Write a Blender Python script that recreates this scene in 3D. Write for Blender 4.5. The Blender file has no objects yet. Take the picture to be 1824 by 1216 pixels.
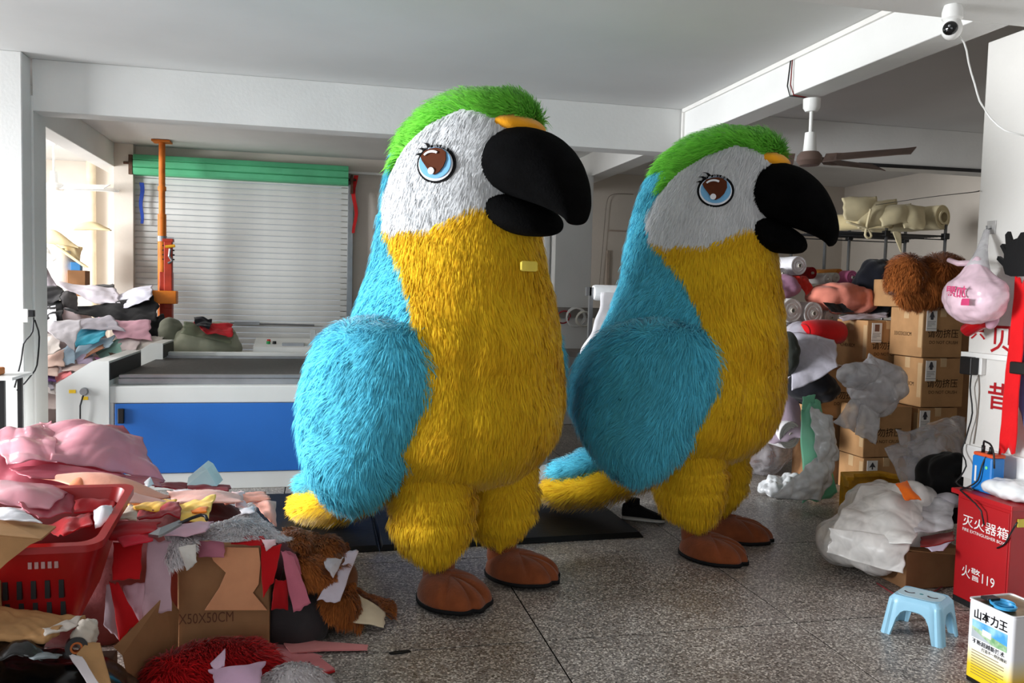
import bpy, bmesh, math, random
import numpy as np
from mathutils import Vector, Matrix, noise

random.seed(7)
RNG = np.random.default_rng(11)
scene = bpy.context.scene
col = scene.collection

# ------------------------------------------------------------------ camera
FPX, PITCH, ROLL, YAW, EYE = 1487.0, 0.05963, -0.02442, 0.22643, 1.55
def cam_axes():
    cy, sy, cp, sp = math.cos(YAW), math.sin(YAW), math.cos(PITCH), math.sin(PITCH)
    fwd = np.array([sy*cp, cy*cp, -sp]); right = np.array([cy, -sy, 0.0]); down = np.cross(fwd, right)
    c, s = math.cos(ROLL), math.sin(ROLL)
    return c*right + s*down, -s*right + c*down, fwd
AXR, AXD, AXF = cam_axes()
cam_data = bpy.data.cameras.new('camera')
cam_data.sensor_width = 36.0
cam_data.lens = FPX*36.0/1824.0
cam_data.clip_start = 0.05
cam = bpy.data.objects.new('camera', cam_data)
col.objects.link(cam)
m = Matrix.Identity(4)
for i in range(3):
    m[i][0], m[i][1], m[i][2] = AXR[i], -AXD[i], -AXF[i]
m[0][3], m[1][3], m[2][3] = 0.0, 0.0, EYE
cam.matrix_world = m
scene.camera = cam

# ------------------------------------------------------------------ world, daylight, exposure
scene.view_settings.view_transform = 'Standard'
scene.view_settings.look = 'None'
scene.view_settings.gamma = 1.0
scene.view_settings.use_curve_mapping = False
scene.view_settings.exposure = 0.0
world = bpy.data.worlds.new('overcast_sky')
scene.world = world
world.use_nodes = True
bg = world.node_tree.nodes['Background']
bg.inputs[0].default_value = (0.82, 0.9, 1.0, 1.0)
bg.inputs[1].default_value = 0.45
def daylight(name, loc, direction, sx, sy, power, colour):
    l = bpy.data.lights.new(name, 'AREA')
    l.shape = 'RECTANGLE'; l.size = sx; l.size_y = sy; l.energy = power; l.color = colour
    o = bpy.data.objects.new(name, l); col.objects.link(o)
    o.location = loc
    o.rotation_euler = Vector(direction).to_track_quat('-Z', 'Y').to_euler()
    return o
daylight('daylight_side_door', (-11.0, 4.3, 2.7), (1, -0.02, -0.1), 3.6, 5.0, 3700, (0.96, 0.98, 1.0))
daylight('daylight_far_window', (-4.85, 9.9, 2.0), (1, 0.0, -0.05), 1.9, 3.6, 230, (1.0, 0.97, 0.93))
daylight('daylight_front_door', (-1.6, -2.75, 1.6), (0.05, 1, 0.02), 3.4, 2.4, 60, (0.95, 0.98, 1.0))

# ------------------------------------------------------------------ helpers
def ray(u, v):
    return AXR*(u-912.0) + AXD*(v-608.0) + AXF*FPX
EYEP = np.array([0.0, 0.0, EYE])
def at(u, v, Y):
    """world point seen in direction (u, v) standing at depth Y"""
    d = ray(u, v); return EYEP + d*(Y/d[1])
def atx(u, v, X):
    d = ray(u, v); return EYEP + d*(X/d[0])
def atz(u, v, z=0.0):
    d = ray(u, v); return EYEP + d*((z-EYE)/d[2])

def lin(c):
    return tuple(((x/255.0)/12.92 if x/255.0 <= 0.04045 else ((x/255.0+0.055)/1.055)**2.4) for x in c)

MATS = {}
def mat(name, rgb, rough=0.7, spec=0.3, metal=0.0, var=0.08, scale=6.0, bump=0.0, bscale=40.0, sheen=0.0,
        rgb2=None, coat=0.0, trans=0.0):
    if name in MATS: return MATS[name]
    m = bpy.data.materials.new(name); m.use_nodes = True
    nt = m.node_tree; b = nt.nodes['Principled BSDF']
    b.inputs['Roughness'].default_value = rough
    b.inputs['Specular IOR Level'].default_value = spec
    b.inputs['Metallic'].default_value = metal
    if sheen: b.inputs['Sheen Weight'].default_value = sheen
    if coat: b.inputs['Coat Weight'].default_value = coat
    c = lin(rgb)
    tc = nt.nodes.new('ShaderNodeTexCoord')
    n = nt.nodes.new('ShaderNodeTexNoise'); n.inputs['Scale'].default_value = scale; n.inputs['Detail'].default_value = 5
    nt.links.new(tc.outputs['Object'], n.inputs['Vector'])
    r = nt.nodes.new('ShaderNodeValToRGB')
    if rgb2 is None:
        lo = tuple(x*(1-var*1.6) for x in c); hi = tuple(min(1, x*(1+var)) for x in c)
    else:
        lo, hi = c, lin(rgb2)
    r.color_ramp.elements[0].position = 0.35; r.color_ramp.elements[0].color = (*lo, 1)
    r.color_ramp.elements[1].position = 0.65; r.color_ramp.elements[1].color = (*hi, 1)
    nt.links.new(n.outputs['Fac'], r.inputs['Fac'])
    nt.links.new(r.outputs['Color'], b.inputs['Base Color'])
    if bump:
        n2 = nt.nodes.new('ShaderNodeTexNoise'); n2.inputs['Scale'].default_value = bscale; n2.inputs['Detail'].default_value = 4
        nt.links.new(tc.outputs['Object'], n2.inputs['Vector'])
        bp = nt.nodes.new('ShaderNodeBump'); bp.inputs['Strength'].default_value = bump; bp.inputs['Distance'].default_value = 0.01
        nt.links.new(n2.outputs['Fac'], bp.inputs['Height']); nt.links.new(bp.outputs['Normal'], b.inputs['Normal'])
    if trans:
        # thin woven or plastic film: part of the light goes straight through, part scatters
        out = nt.nodes['Material Output']
        tl = nt.nodes.new('ShaderNodeBsdfTranslucent'); nt.links.new(r.outputs['Color'], tl.inputs['Color'])
        mx = nt.nodes.new('ShaderNodeMixShader'); mx.inputs[0].default_value = trans
        nt.links.new(b.outputs[0], mx.inputs[1]); nt.links.new(tl.outputs[0], mx.inputs[2])
        nt.links.new(mx.outputs[0], out.inputs['Surface'])
    MATS[name] = m
    return m

def film(name, rgb, clear=0.5, rough=0.14, bump=0.2):
    """clear plastic film: part see-through, part milky with a gloss"""
    if name in MATS: return MATS[name]
    m = bpy.data.materials.new(name); m.use_nodes = True
    nt = m.node_tree; b = nt.nodes['Principled BSDF']
    b.inputs['Base Color'].default_value = (*lin(rgb), 1); b.inputs['Roughness'].default_value = rough
    b.inputs['Specular IOR Level'].default_value = 0.7
    tc = nt.nodes.new('ShaderNodeTexCoord')
    n2 = nt.nodes.new('ShaderNodeTexNoise'); n2.inputs['Scale'].default_value = 9; n2.inputs['Detail'].default_value = 2
    n2.inputs['Distortion'].default_value = 1.2
    nt.links.new(tc.outputs['Object'], n2.inputs['Vector'])
    bp = nt.nodes.new('ShaderNodeBump'); bp.inputs['Strength'].default_value = bump; bp.inputs['Distance'].default_value = 0.02
    nt.links.new(n2.outputs['Fac'], bp.inputs['Height']); nt.links.new(bp.outputs['Normal'], b.inputs['Normal'])
    tr = nt.nodes.new('ShaderNodeBsdfTransparent'); tr.inputs[0].default_value = (0.96, 0.97, 0.98, 1)
    mx = nt.nodes.new('ShaderNodeMixShader')
    mp = nt.nodes.new('ShaderNodeMapRange'); mp.inputs['From Min'].default_value = 0.35; mp.inputs['From Max'].default_value = 0.65
    mp.inputs['To Min'].default_value = max(0, clear-0.18); mp.inputs['To Max'].default_value = min(1, clear+0.15)
    nt.links.new(n2.outputs['Fac'], mp.inputs['Value']); nt.links.new(mp.outputs[0], mx.inputs[0])
    nt.links.new(b.outputs[0], mx.inputs[1]); nt.links.new(tr.outputs[0], mx.inputs[2])
    nt.links.new(mx.outputs[0], nt.nodes['Material Output'].inputs['Surface'])
    MATS[name] = m
    return m

def tag(o, label=None, cat=None, group=None, kind=None):
    if label: o['label'] = label
    if cat: o['category'] = cat
    if group: o['group'] = group
    if kind: o['kind'] = kind
    return o
def thing(name, label, cat, loc=(0, 0, 0), rz=0.0, group=None, kind=None):
    o = bpy.data.objects.new(name, None); o.empty_display_size = 0.1
    col.objects.link(o); o.location = Vector([float(x) for x in loc]); o.rotation_euler = (0, 0, rz)
    return tag(o, label, cat, group, kind)
def root_loc(o):
    p = np.zeros(3)
    while o is not None:
        p = p + np.array(o.location); o = o.parent
    return p
def mesh(name, V, F, material, parent=None, smooth=True, local=False, base=None):
    """V in world coordinates unless local; parents carry only translations unless local"""
    V = np.asarray(V, float).reshape(-1, 3)
    me = bpy.data.meshes.new(name)
    o = bpy.data.objects.new(name, me)
    if local:
        pass
    elif parent is not None:
        V = V - root_loc(parent)
    else:
        if base is None:
            base = np.array([(V[:, 0].min()+V[:, 0].max())/2, (V[:, 1].min()+V[:, 1].max())/2, V[:, 2].min()])
        V = V - np.asarray(base, float); o.location = Vector([float(x) for x in base])
    me.from_pydata(V.tolist(), [], F)
    if smooth is True: me.polygons.foreach_set('use_smooth', [True]*len(me.polygons))
    elif smooth:
        me.polygons.foreach_set('use_smooth', [True]*len(me.polygons))
        try: me.set_sharp_from_angle(angle=smooth)
        except Exception: pass
    me.update()
    if material is not None: me.materials.append(material)
    col.objects.link(o)
    if parent is not None: o.parent = parent
    return o
def share(name, src, parent, loc=(0, 0, 0), rot=(0, 0, 0)):
    o = bpy.data.objects.new(name, src); col.objects.link(o); o.parent = parent
    o.location = loc; o.rotation_euler = rot
    return o

class G:
    """collects primitives of ONE piece"""
    def __init__(s): s.V = []; s.F = []
    def add(s, V, F):
        k = len(s.V); s.V += [tuple(float(c) for c in v) for v in V]; s.F += [tuple(i+k for i in f) for f in F]; return s
    def box(s, lo, hi, bev=0.0, rz=0.0, ctr=None):
        lo = np.array(lo, float); hi = np.array(hi, float)
        bm = bmesh.new(); bmesh.ops.create_cube(bm, size=1.0)
        for v in bm.verts: v.co = Vector([lo[i]+(v.co[i]+.5)*(hi[i]-lo[i]) for i in range(3)])
        if bev: bmesh.ops.bevel(bm, geom=bm.edges[:], offset=bev, segments=2, affect='EDGES', profile=0.5)
        if rz:
            c = Vector(ctr) if ctr is not None else Vector((lo+hi)/2)
            bmesh.ops.rotate(bm, verts=bm.verts, cent=c, matrix=Matrix.Rotation(rz, 3, 'Z'))
        bm.verts.index_update()
        s.add([v.co for v in bm.verts], [[v.index for v in f.verts] for f in bm.faces]); bm.free(); return s
    def tube(s, pts, r, n=8, cap=True):
        pts = [np.array(p, float) for p in pts]
        rs = r if hasattr(r, '__len__') else [r]*len(pts)
        V = []; prev = None
        for i, p in enumerate(pts):
            t = pts[min(i+1, len(pts)-1)] - pts[max(i-1, 0)]; t = t/(np.linalg.norm(t)+1e-9)
            if prev is None:
                a = np.array([0, 0, 1.0]) if abs(t[2]) < .9 else np.array([1.0, 0, 0])
                x = np.cross(a, t)
            else: x = prev - t*np.dot(prev, t)
            x = x/(np.linalg.norm(x)+1e-9); prev = x; y = np.cross(t, x)
            for k in range(n):
                a = 2*math.pi*k/n; V.append(p + rs[i]*(math.cos(a)*x + math.sin(a)*y))
        F = [(i*n+k, i*n+(k+1) % n, (i+1)*n+(k+1) % n, (i+1)*n+k) for i in range(len(pts)-1) for k in range(n)]
        if cap: F += [tuple(range(n-1, -1, -1)), tuple(range((len(pts)-1)*n, len(pts)*n))]
        return s.add(V, F)
    def prism(s, poly, d):
        """poly: list of 3D points in a plane, d: extrusion vector"""
        n = len(poly); P = [np.array(p, float) for p in poly]; d = np.array(d, float)
        return s.add(P + [p+d for p in P], [tuple(range(n-1, -1, -1)), tuple(range(n, 2*n))] + [(i, (i+1) % n, (i+1) % n+n, i+n) for i in range(n)])
    def lathe(s, prof, ctr, n=24, axis=(0, 0, 1)):
        """prof: list of (r, h) along axis"""
        a = np.array(axis, float); a = a/np.linalg.norm(a)
        b = np.array([1.0, 0, 0]) if abs(a[0]) < .9 else np.array([0, 1.0, 0])
        x = np.cross(a, b); x /= np.linalg.norm(x); y = np.cross(a, x); c = np.array(ctr, float)
        V = [c + a*h + r*(math.cos(2*math.pi*k/n)*x + math.sin(2*math.pi*k/n)*y) for r, h in prof for k in range(n)]
        F = [(i*n+k, i*n+(k+1) % n, (i+1)*n+(k+1) % n, (i+1)*n+k) for i in range(len(prof)-1) for k in range(n)]
        return s.add(V, F)
    def loft(s, rings, closed=True, cap=True):
        n = len(rings[0]); V = [p for r in rings for p in r]
        F = [(i*n+k, i*n+(k+1) % n, (i+1)*n+(k+1) % n, (i+1)*n+k) for i in range(len(rings)-1) for k in range(n if closed else n-1)]
        if cap and closed: F += [tuple(range(n-1, -1, -1)), tuple(range((len(rings)-1)*n, len(rings)*n))]
        return s.add(V, F)
    def out(s, name, material, parent=None, smooth=False, **k):
        o = mesh(name, s.V, s.F, material, parent, smooth, **k)
        return o

def crumple(P, seed, amp, freq, n=5, sharp=True):
    """P (...,3) -> scalar field of creases"""
    r = np.random.default_rng(seed); out = np.zeros(P.shape[:-1])
    for i in range(n):
        k = r.normal(size=3); k /= np.linalg.norm(k)
        fr = freq*(0.6+1.3*i/n)*r.uniform(.8, 1.25); ph = r.uniform(0, 6.28)
        w = P@k*fr + ph + 0.7*np.sin(P@r.normal(size=3)*freq*.45 + r.uniform(0, 6))
        out += (np.abs(np.sin(w))*2-1 if sharp else np.sin(w))/(1+.55*i)
    return amp*out/1.9

def cloth(name, label, cat, corners, material, seed=0, amp=0.015, freq=14, n=18, bulge=0.0, th=0.004, ragged=0.02,
          group=None, parent=None, sag=None, curl=0.0, sharp=True, kind=None):
    """a sheet of fabric hung between four world corners p00 p10 p11 p01, creased, with real thickness"""
    p00, p10, p11, p01 = [np.array(c, float) for c in corners]
    n = int(n*1.35)
    r = np.random.default_rng(seed+100)
    us, vs = np.meshgrid(np.linspace(0, 1, n), np.linspace(0, 1, n), indexing='ij')
    ph = r.uniform(0, 6.28, 8)
    eu = ragged*(np.sin(vs*7+ph[0])+.6*np.sin(vs*17+ph[1]))*(np.abs(us-.5)*2)**3*np.sign(us-.5)
    ev = ragged*(np.sin(us*6+ph[2])+.6*np.sin(us*15+ph[3]))*(np.abs(vs-.5)*2)**3*np.sign(vs-.5)
    U = us+eu; W = vs+ev
    P = ((1-U)*(1-W))[..., None]*p00 + (U*(1-W))[..., None]*p10 + (U*W)[..., None]*p11 + ((1-U)*W)[..., None]*p01
    nn = np.cross(p10+p11-p00-p01, p01+p11-p00-p10); nn = nn/(np.linalg.norm(nn)+1e-9)
    if np.dot(nn, EYEP-(p00+p11)/2) < 0: nn = -nn
    h = crumple(P, seed, amp*.62, freq*.9, n=3, sharp=sharp) + crumple(P, seed+7, amp*.42, freq*2.3, sharp=sharp) + bulge*np.sin(np.pi*np.clip(us, 0, 1))*np.sin(np.pi*np.clip(vs, 0, 1))
    if curl: h = h + curl*((np.abs(us-.5)*2)**4 + (np.abs(vs-.5)*2)**4)
    P = P + h[..., None]*nn
    if sag is not None: P = P + (np.sin(np.pi*us)*np.sin(np.pi*vs))[..., None]*np.array(sag, float)
    P[..., 2] = np.maximum(P[..., 2], 0.006)
    du = np.gradient(P, axis=0); dv = np.gradient(P, axis=1); N = np.cross(du, dv)
    N /= (np.linalg.norm(N, axis=-1, keepdims=True)+1e-9)
    if np.sum(N@nn) < 0: N = -N; flip = True
    else: flip = False
    Q = P - N*th
    V = np.concatenate([P.reshape(-1, 3), Q.reshape(-1, 3)]); k = n*n
    F = []
    for i in range(n-1):
        for j in range(n-1):
            a, b, c, d = i*n+j, (i+1)*n+j, (i+1)*n+j+1, i*n+j+1
            F.append((a, b, c, d)); F.append((d+k, c+k, b+k, a+k))
    ring = [(i, 0) for i in range(n)] + [(n-1, j) for j in range(1, n)] + [(i, n-1) for i in range(n-2, -1, -1)] + [(0, j) for j in range(n-2, 0, -1)]
    ring = [i*n+j for i, j in ring]
    for q in range(len(ring)):
        a, b = ring[q], ring[(q+1) % len(ring)]; F.append((b, a, a+k, b+k))
    if flip: F = [f[::-1] for f in F]
    o = mesh(name, V, F, material, parent)
    return o if parent is not None else tag(o, label, cat, group, kind)

def blob(name, label, cat, ctr, rad, material, seed=0, amp=0.03, freq=9, flat=0.0, group=None, parent=None, neck=None, nu=64, nv=40, sharp=True, kind=None, tilt=0.0, square=1.0):
    """a stuffed sack or bundle: closed puffy body with creases; neck=(height, radius) gathers the top"""
    ctr = np.array(ctr, float); rad = np.array(rad, float); V = []
    for j in range(nv+1):
        f = math.pi*j/nv
        for i in range(nu):
            t = 2*math.pi*i/nu
            sg = lambda x: math.copysign(abs(x)**square, x)
            V.append((sg(math.sin(f))*sg(math.cos(t)), sg(math.sin(f))*sg(math.sin(t)), sg(math.cos(f))))
    D = np.array(V); P = D*rad
    rr = crumple(P, seed, amp*.7, freq*1.1, n=3, sharp=sharp) + crumple(P, seed+3, amp*.5, freq*2.6, sharp=sharp)
    P = P + D*rr[:, None]
    if neck:
        up = np.clip((D[:, 2]-.55)/.45, 0, 1)
        sc = 1-up**.8*(1-neck[1]); P[:, 0] *= sc; P[:, 1] *= sc; P[:, 2] += up**1.3*neck[0]
    if flat:
        lo = -rad[2]*(1-flat); P[:, 2] = np.where(P[:, 2] < lo, lo+(P[:, 2]-lo)*.08, P[:, 2])
    if tilt:
        c, s_ = math.cos(tilt), math.sin(tilt); P = np.stack([c*P[:, 0]+s_*P[:, 2], P[:, 1], -s_*P[:, 0]+c*P[:, 2]], 1)
    P = P + ctr; P[:, 2] = np.maximum(P[:, 2], .004)
    F = [(j*nu+i, (j+1)*nu+i, (j+1)*nu+(i+1) % nu, j*nu+(i+1) % nu) for j in range(nv) for i in range(nu)]
    o = mesh(name, P, F, material, parent)
    return o if parent is not None else tag(o, label, cat, group, kind)

def roll(name, label, p0, p1, r, material, core_mat=None, group=None, turns=5, cat='fabric roll', core=0.22, sag=0.0, seed=0):
    """rolled cloth: p0 is the end we look at; the end shows stepped windings and a core tube"""
    p0 = np.array(p0, float); p1 = np.array(p1, float); L = np.linalg.norm(p1-p0); ax = (p1-p0)/L
    base = np.array([(p0[0]+p1[0])/2, (p0[1]+p1[1])/2, min(p0[2], p1[2])-r])
    t = thing(name, label, cat, base, group=group)
    prof = []
    for i in range(turns):
        ro = r*(core+(1-core)*(i+1)/turns); ri = r*(core+(1-core)*i/turns)
        prof += [(ri+.001, 0.004+0.003*(i % 2)), (ro-.003, 0.004+.003*(i % 2)), (ro-.0025, 0.010), (ro-.001, .010)]
    prof += [(r, 0.006)]
    for q in np.linspace(.03, L-.02, 9): prof.append((r*(1+.025*math.sin(q*23+seed)), q))
    prof += [(r*.98, L), (r*core, L), (r*core, 0.004)]
    g = G(); g.lathe(prof, p0, 22, ax)
    V = np.array(g.V); s = (V-p0)@ax; V[:, 2] -= sag*np.sin(np.pi*np.clip(s/L, 0, 1))
    mesh('cloth_winding', V, g.F, material, t, smooth=0.7)
    rc = r*core
    g2 = G(); g2.lathe([(rc*.7, -.012), (rc*.97, -.012), (rc*.97, L*.6), (rc*.7, L*.6), (rc*.7, -.012)], p0, 16, ax)
    V = np.array(g2.V); s = (V-p0)@ax; V[:, 2] -= sag*np.sin(np.pi*np.clip(s/L, 0, 1))
    mesh('core_tube', V, g2.F, core_mat or M_CORE, t, smooth=0.7)
    return t

_TXT = {}
def text(s, size, origin, right, up, material, parent, name='lettering', depth=0.0006, bold=0.0, xs=1.0, align='LEFT'):
    """flat printed or painted lettering as thin solid glyphs"""
    key = (s, bold, align)
    if key not in _TXT:
        c = bpy.data.curves.new('t', 'FONT'); c.body = s; c.size = 1.0; c.align_x = align; c.offset = bold
        c.resolution_u = 3
        o = bpy.data.objects.new('t', c); col.objects.link(o)
        bpy.context.view_layer.update()
        me = bpy.data.meshes.new_from_object(o.evaluated_get(bpy.context.evaluated_depsgraph_get()))
        V = np.array([v.co[:] for v in me.vertices]) if len(me.vertices) else np.zeros((0, 3))
        F = [tuple(p.vertices) for p in me.polygons]
        bpy.data.objects.remove(o); bpy.data.curves.remove(c); bpy.data.meshes.remove(me)
        _TXT[key] = (V, F)
    V, F = _TXT[key]
    if not len(V): return None
    right = np.array(right, float); right /= np.linalg.norm(right); up = np.array(up, float); up -= right*np.dot(up, right); up /= np.linalg.norm(up)
    nn = np.cross(right, up); O = np.array(origin, float)
    P = O + V[:, :1]*size*xs*right + V[:, 1:2]*size*up + nn*depth
    return mesh(name, P, F, material, parent, smooth=False)

def shade_smooth_by_angle(o, a=0.6):
    o.data.polygons.foreach_set('use_smooth', [True]*len(o.data.polygons))
    o.data.set_sharp_from_angle(angle=a)
# ------------------------------------------------------------------ materials of the room
M_WALL = mat('wall_paint', (226, 224, 220), .85, .2, var=.035, scale=1.3, bump=.12, bscale=60)
M_WALLDIM = mat('old_wall_paint', (214, 205, 194), .85, .2, var=.05, scale=1.1, bump=.12, bscale=50)
M_CEIL = mat('ceiling_paint', (222, 222, 221), .9, .15, var=.03, scale=.9)
M_BEAM = mat('beam_paint', (228, 228, 226), .85, .2, var=.03, scale=1.5, bump=.1, bscale=40)
M_TRIM = mat('trunking_plastic', (232, 230, 226), .5, .4, var=.02)
M_BLACK = mat('black_plastic', (22, 22, 24), .45, .4, var=.2)
M_CORE = mat('cardboard_tube', (196, 190, 178), .8, .2)
M_STEEL = mat('grey_steel', (150, 152, 155), .35, .5, metal=.8, var=.08)
M_DARKSTEEL = mat('dark_steel', (44, 44, 46), .45, .5, metal=.5, var=.1)
M_JOINT = mat('floor_joint', (26, 24, 23), .9, .1)
M_WHITE = mat('white_plastic', (236, 236, 234), .35, .5, var=.03)

def terrazzo():
    m = bpy.data.materials.new('terrazzo'); m.use_nodes = True; nt = m.node_tree; b = nt.nodes['Principled BSDF']
    tc = nt.nodes.new('ShaderNodeTexCoord'); oi = nt.nodes.new('ShaderNodeObjectInfo')
    ad = nt.nodes.new('ShaderNodeVectorMath'); ad.operation = 'ADD'
    nt.links.new(tc.outputs['Object'], ad.inputs[0]); nt.links.new(oi.outputs['Location'], ad.inputs[1])
    def ramp(src, stops):
        r = nt.nodes.new('ShaderNodeValToRGB'); e = r.color_ramp.elements
        for i, (p, c) in enumerate(stops):
            q = e[i] if i < 2 else e.new(p)
            q.position = p; q.color = (*c, 1)
        nt.links.new(src, r.inputs['Fac']); return r
    v = nt.nodes.new('ShaderNodeTexVoronoi'); v.inputs['Scale'].default_value = 130
    nt.links.new(ad.outputs[0], v.inputs['Vector'])
    sep = nt.nodes.new('ShaderNodeSeparateColor'); nt.links.new(v.outputs['Color'], sep.inputs[0])
    chips = ramp(sep.outputs[0], [(0.0, lin((84, 78, 74))), (1.0, lin((228, 223, 216))), (.3, lin((132, 125, 120))), (.72, lin((163, 157, 152))), (.86, lin((206, 200, 193)))])
    n = nt.nodes.new('ShaderNodeTexNoise'); n.inputs['Scale'].default_value = 2.2; n.inputs['Detail'].default_value = 6
    nt.links.new(ad.outputs[0], n.inputs['Vector'])
    dirt = ramp(n.outputs['Fac'], [(.38, (.74, .71, .68)), (.62, (1.0, .99, .97))])
    mx = nt.nodes.new('ShaderNodeMix'); mx.data_type = 'RGBA'; mx.blend_type = 'MULTIPLY'; mx.inputs[0].default_value = 1
    nt.links.new(chips.outputs[0], mx.inputs[6]); nt.links.new(dirt.outputs[0], mx.inputs[7])
    nt.links.new(mx.outputs[2], b.inputs['Base Color'])
    rr = nt.nodes.new('ShaderNodeMapRange'); rr.inputs['To Min'].default_value = .22; rr.inputs['To Max'].default_value = .5
    nt.links.new(n.outputs['Fac'], rr.inputs['Value']); nt.links.new(rr.outputs[0], b.inputs['Roughness'])
    b.inputs['Specular IOR Level'].default_value = .45
    return m
M_FLOOR = terrazzo()

def structure(name, g, material, smooth=False, parent=None):
    o = g.out(name, material, parent, smooth)
    if parent is None: o['kind'] = 'structure'
    return o

# ------------------------------------------------------------------ room shell (metres; camera stands at x=0 y=0)
XL, XR, YF, YB, ZC = -4.7, 7.5, -2.6, 11.0, 3.2
fl = structure('floor', G().box((XL-.2, YF-.2, -.2), (XR+.2, 12.9, -.004)), M_JOINT)
TX, TY, X0, Y0 = 1.243, 1.181, 0.995, 3.505
gt = G().box((-TX/2+.004, -TY/2+.004, -.02), (TX/2-.004, TY/2-.004, 0), bev=.0015)
tile_me = None
for ix in range(-5, 6):
    for iy in range(-6, 9):
        cx, cy = X0+(ix+.5)*TX, Y0+(iy+.5)*TY
        if cx < XL-.3 or cx > XR+.3 or cy < YF-.4 or cy > 12.9: continue
        rl = root_loc(fl)
        if tile_me is None:
            t0 = mesh('floor_tile', np.array(gt.V), gt.F, M_FLOOR, fl, smooth=False, local=True); tile_me = t0.data
            t0.location = Vector((cx, cy, 0)) - Vector(rl)
        else:
            share('floor_tile', tile_me, fl, Vector((cx, cy, 0))-Vector(rl))

structure('ceiling', G().box((XL-.2, YF-.2, ZC), (XR+.2, 12.9, ZC+.15)), M_CEIL)
g = G().box((-2.5, YB, 0), (-2.18, YB+.2, ZC)).box((-2.18, YB, 2.93), (.25, YB+.2, ZC)).box((.25, YB, 0), (XR+.2, YB+.2, ZC))
structure('wall_back', g, M_WALLDIM)
structure('wall_bay', G().box((XL-.2, 12.7, 0), (-2.3, 12.9, ZC)).box((-2.5, YB+.2, 0), (-2.3, 12.7, ZC)), M_WALLDIM)
structure('wall_right', G().box((XR, YF, 0), (XR+.2, YB, ZC)), M_WALLDIM)
# left wall with the open side door and the far window; front wall with the entrance behind the camera
g = G().box((XL-.2, YF, 0), (XL, 1.6, ZC)).box((XL-.2, 1.6, 2.95), (XL, 6.6, ZC)).box((XL-.2, 6.6, 0), (XL, 8.0, ZC))
g.box((XL-.2, 8.0, 0), (XL, 11.8, .9)).box((XL-.2, 8.0, 2.95), (XL, 11.8, ZC)).box((XL-.2, 11.8, 0), (XL, 12.9, ZC))
structure('wall_left', g, M_WALL)
g = G().box((XL-.2, YF-.2, 0), (-3.4, YF, ZC)).box((-3.4, YF-.2, 2.9), (.2, YF, ZC)).box((.2, YF-.2, 0), (XR+.2, YF, ZC))
structure('wall_front', g, M_WALL)
w = structure('window_1', G().box((XL-.14, 8.0, .9), (XL-.06, 8.06, 2.95)).box((XL-.14, 11.74, .9), (XL-.06, 11.8, 2.95)).box((XL-.14, 8.06, .9), (XL-.06, 11.74, .96)).box((XL-.14, 8.06, 2.89), (XL-.06, 11.74, 2.95)), M_WHITE)
for q in (9.25, 10.5):
    G().box((XL-.13, q-.025, .96), (XL-.07, q+.025, 2.89)).out('mullion', M_WHITE, w)

# beams and columns
ZB = 2.815
structure('beam_main', G().box((-2.12, 7.0, ZB), (XR, 7.22, ZC), bev=.006), M_BEAM)
structure('beam_left', G().box((-2.62, 7.22, 2.92), (-2.41, 12.7, ZC), bev=.006), M_BEAM)
structure('beam_right', G().box((3.12, 3.6, 2.935), (3.335, 7.0, ZC), bev=.006).box((3.075, 7.22, 2.92), (3.3, YB, ZC), bev=.006), M_BEAM)
structure('beam_front', G().box((XL, 3.05, 2.935), (XR, 3.6, ZC), bev=.006), M_BEAM)
structure('column_left', G().box((-2.75, 6.81, 0), (-2.13, 7.0, ZC), bev=.008).box((-2.75, 7.0, 0), (-2.115, 7.3, 2.93), bev=.006), M_BEAM)
structure('column_right', G().box((3.45, 2.3, 0), (4.05, 3.86, 2.935), bev=.006), M_WALL)
a = at(989, 450, 9.4); b = at(1054, 450, 9.4)
structure('column_far', G().box((a[0], 9.4, 0), (b[0], 9.75, 2.92), bev=.006), M_BEAM)
structure('pilaster_back', G().box((-2.42, 10.86, 0), (-2.2, 11.0, ZC), bev=.004), M_WALLDIM)
for i, u in enumerate((1516, 1615)):
    p = at(u, 380, 10.9); structure('pilaster_back', G().box((p[0]-.02, 10.84, 0), (p[0]+.17, 11.0, ZC)), M_WALL)
# plastic cable trunking along the beams
structure('trim_1', G().box((3.1, 3.62, 3.165), (3.125, 6.98, 3.198)).box((3.1, 6.955, ZB), (3.125, 6.985, 3.17)), M_TRIM)
structure('trim_2', G().box((-2.2, 10.95, 3.0), (2.9, 10.985, 3.03)), M_TRIM)
# ------------------------------------------------------------------ the two parrot costumes
def fur_mat(name, rgb, var=.16, rough=.75, sheen=.25, tipmix=0.0):
    m = bpy.data.materials.new(name); m.use_nodes = True; nt = m.node_tree; b = nt.nodes['Principled BSDF']
    b.inputs['Roughness'].default_value = rough; b.inputs['Specular IOR Level'].default_value = .12
    b.inputs['Sheen Weight'].default_value = sheen; b.inputs['Sheen Roughness'].default_value = .4
    c = lin(rgb)
    at_ = nt.nodes.new('ShaderNodeAttribute'); at_.attribute_name = 'strand'
    r = nt.nodes.new('ShaderNodeValToRGB')
    r.color_ramp.elements[0].color = (*[x*(1-var) for x in c], 1); r.color_ramp.elements[1].color = (*[min(1, x*(1+var)+tipmix) for x in c], 1)
    nt.links.new(at_.outputs['Fac'], r.inputs['Fac']); nt.links.new(r.outputs['Color'], b.inputs['Base Color'])
    tl = nt.nodes.new('ShaderNodeBsdfTranslucent'); nt.links.new(r.outputs['Color'], tl.inputs['Color'])
    mx = nt.nodes.new('ShaderNodeMixShader'); mx.inputs[0].default_value = .3
    nt.links.new(b.outputs[0], mx.inputs[1]); nt.links.new(tl.outputs[0], mx.inputs[2])
    nt.links.new(mx.outputs[0], nt.nodes['Material Output'].inputs['Surface'])
    return m
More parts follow.
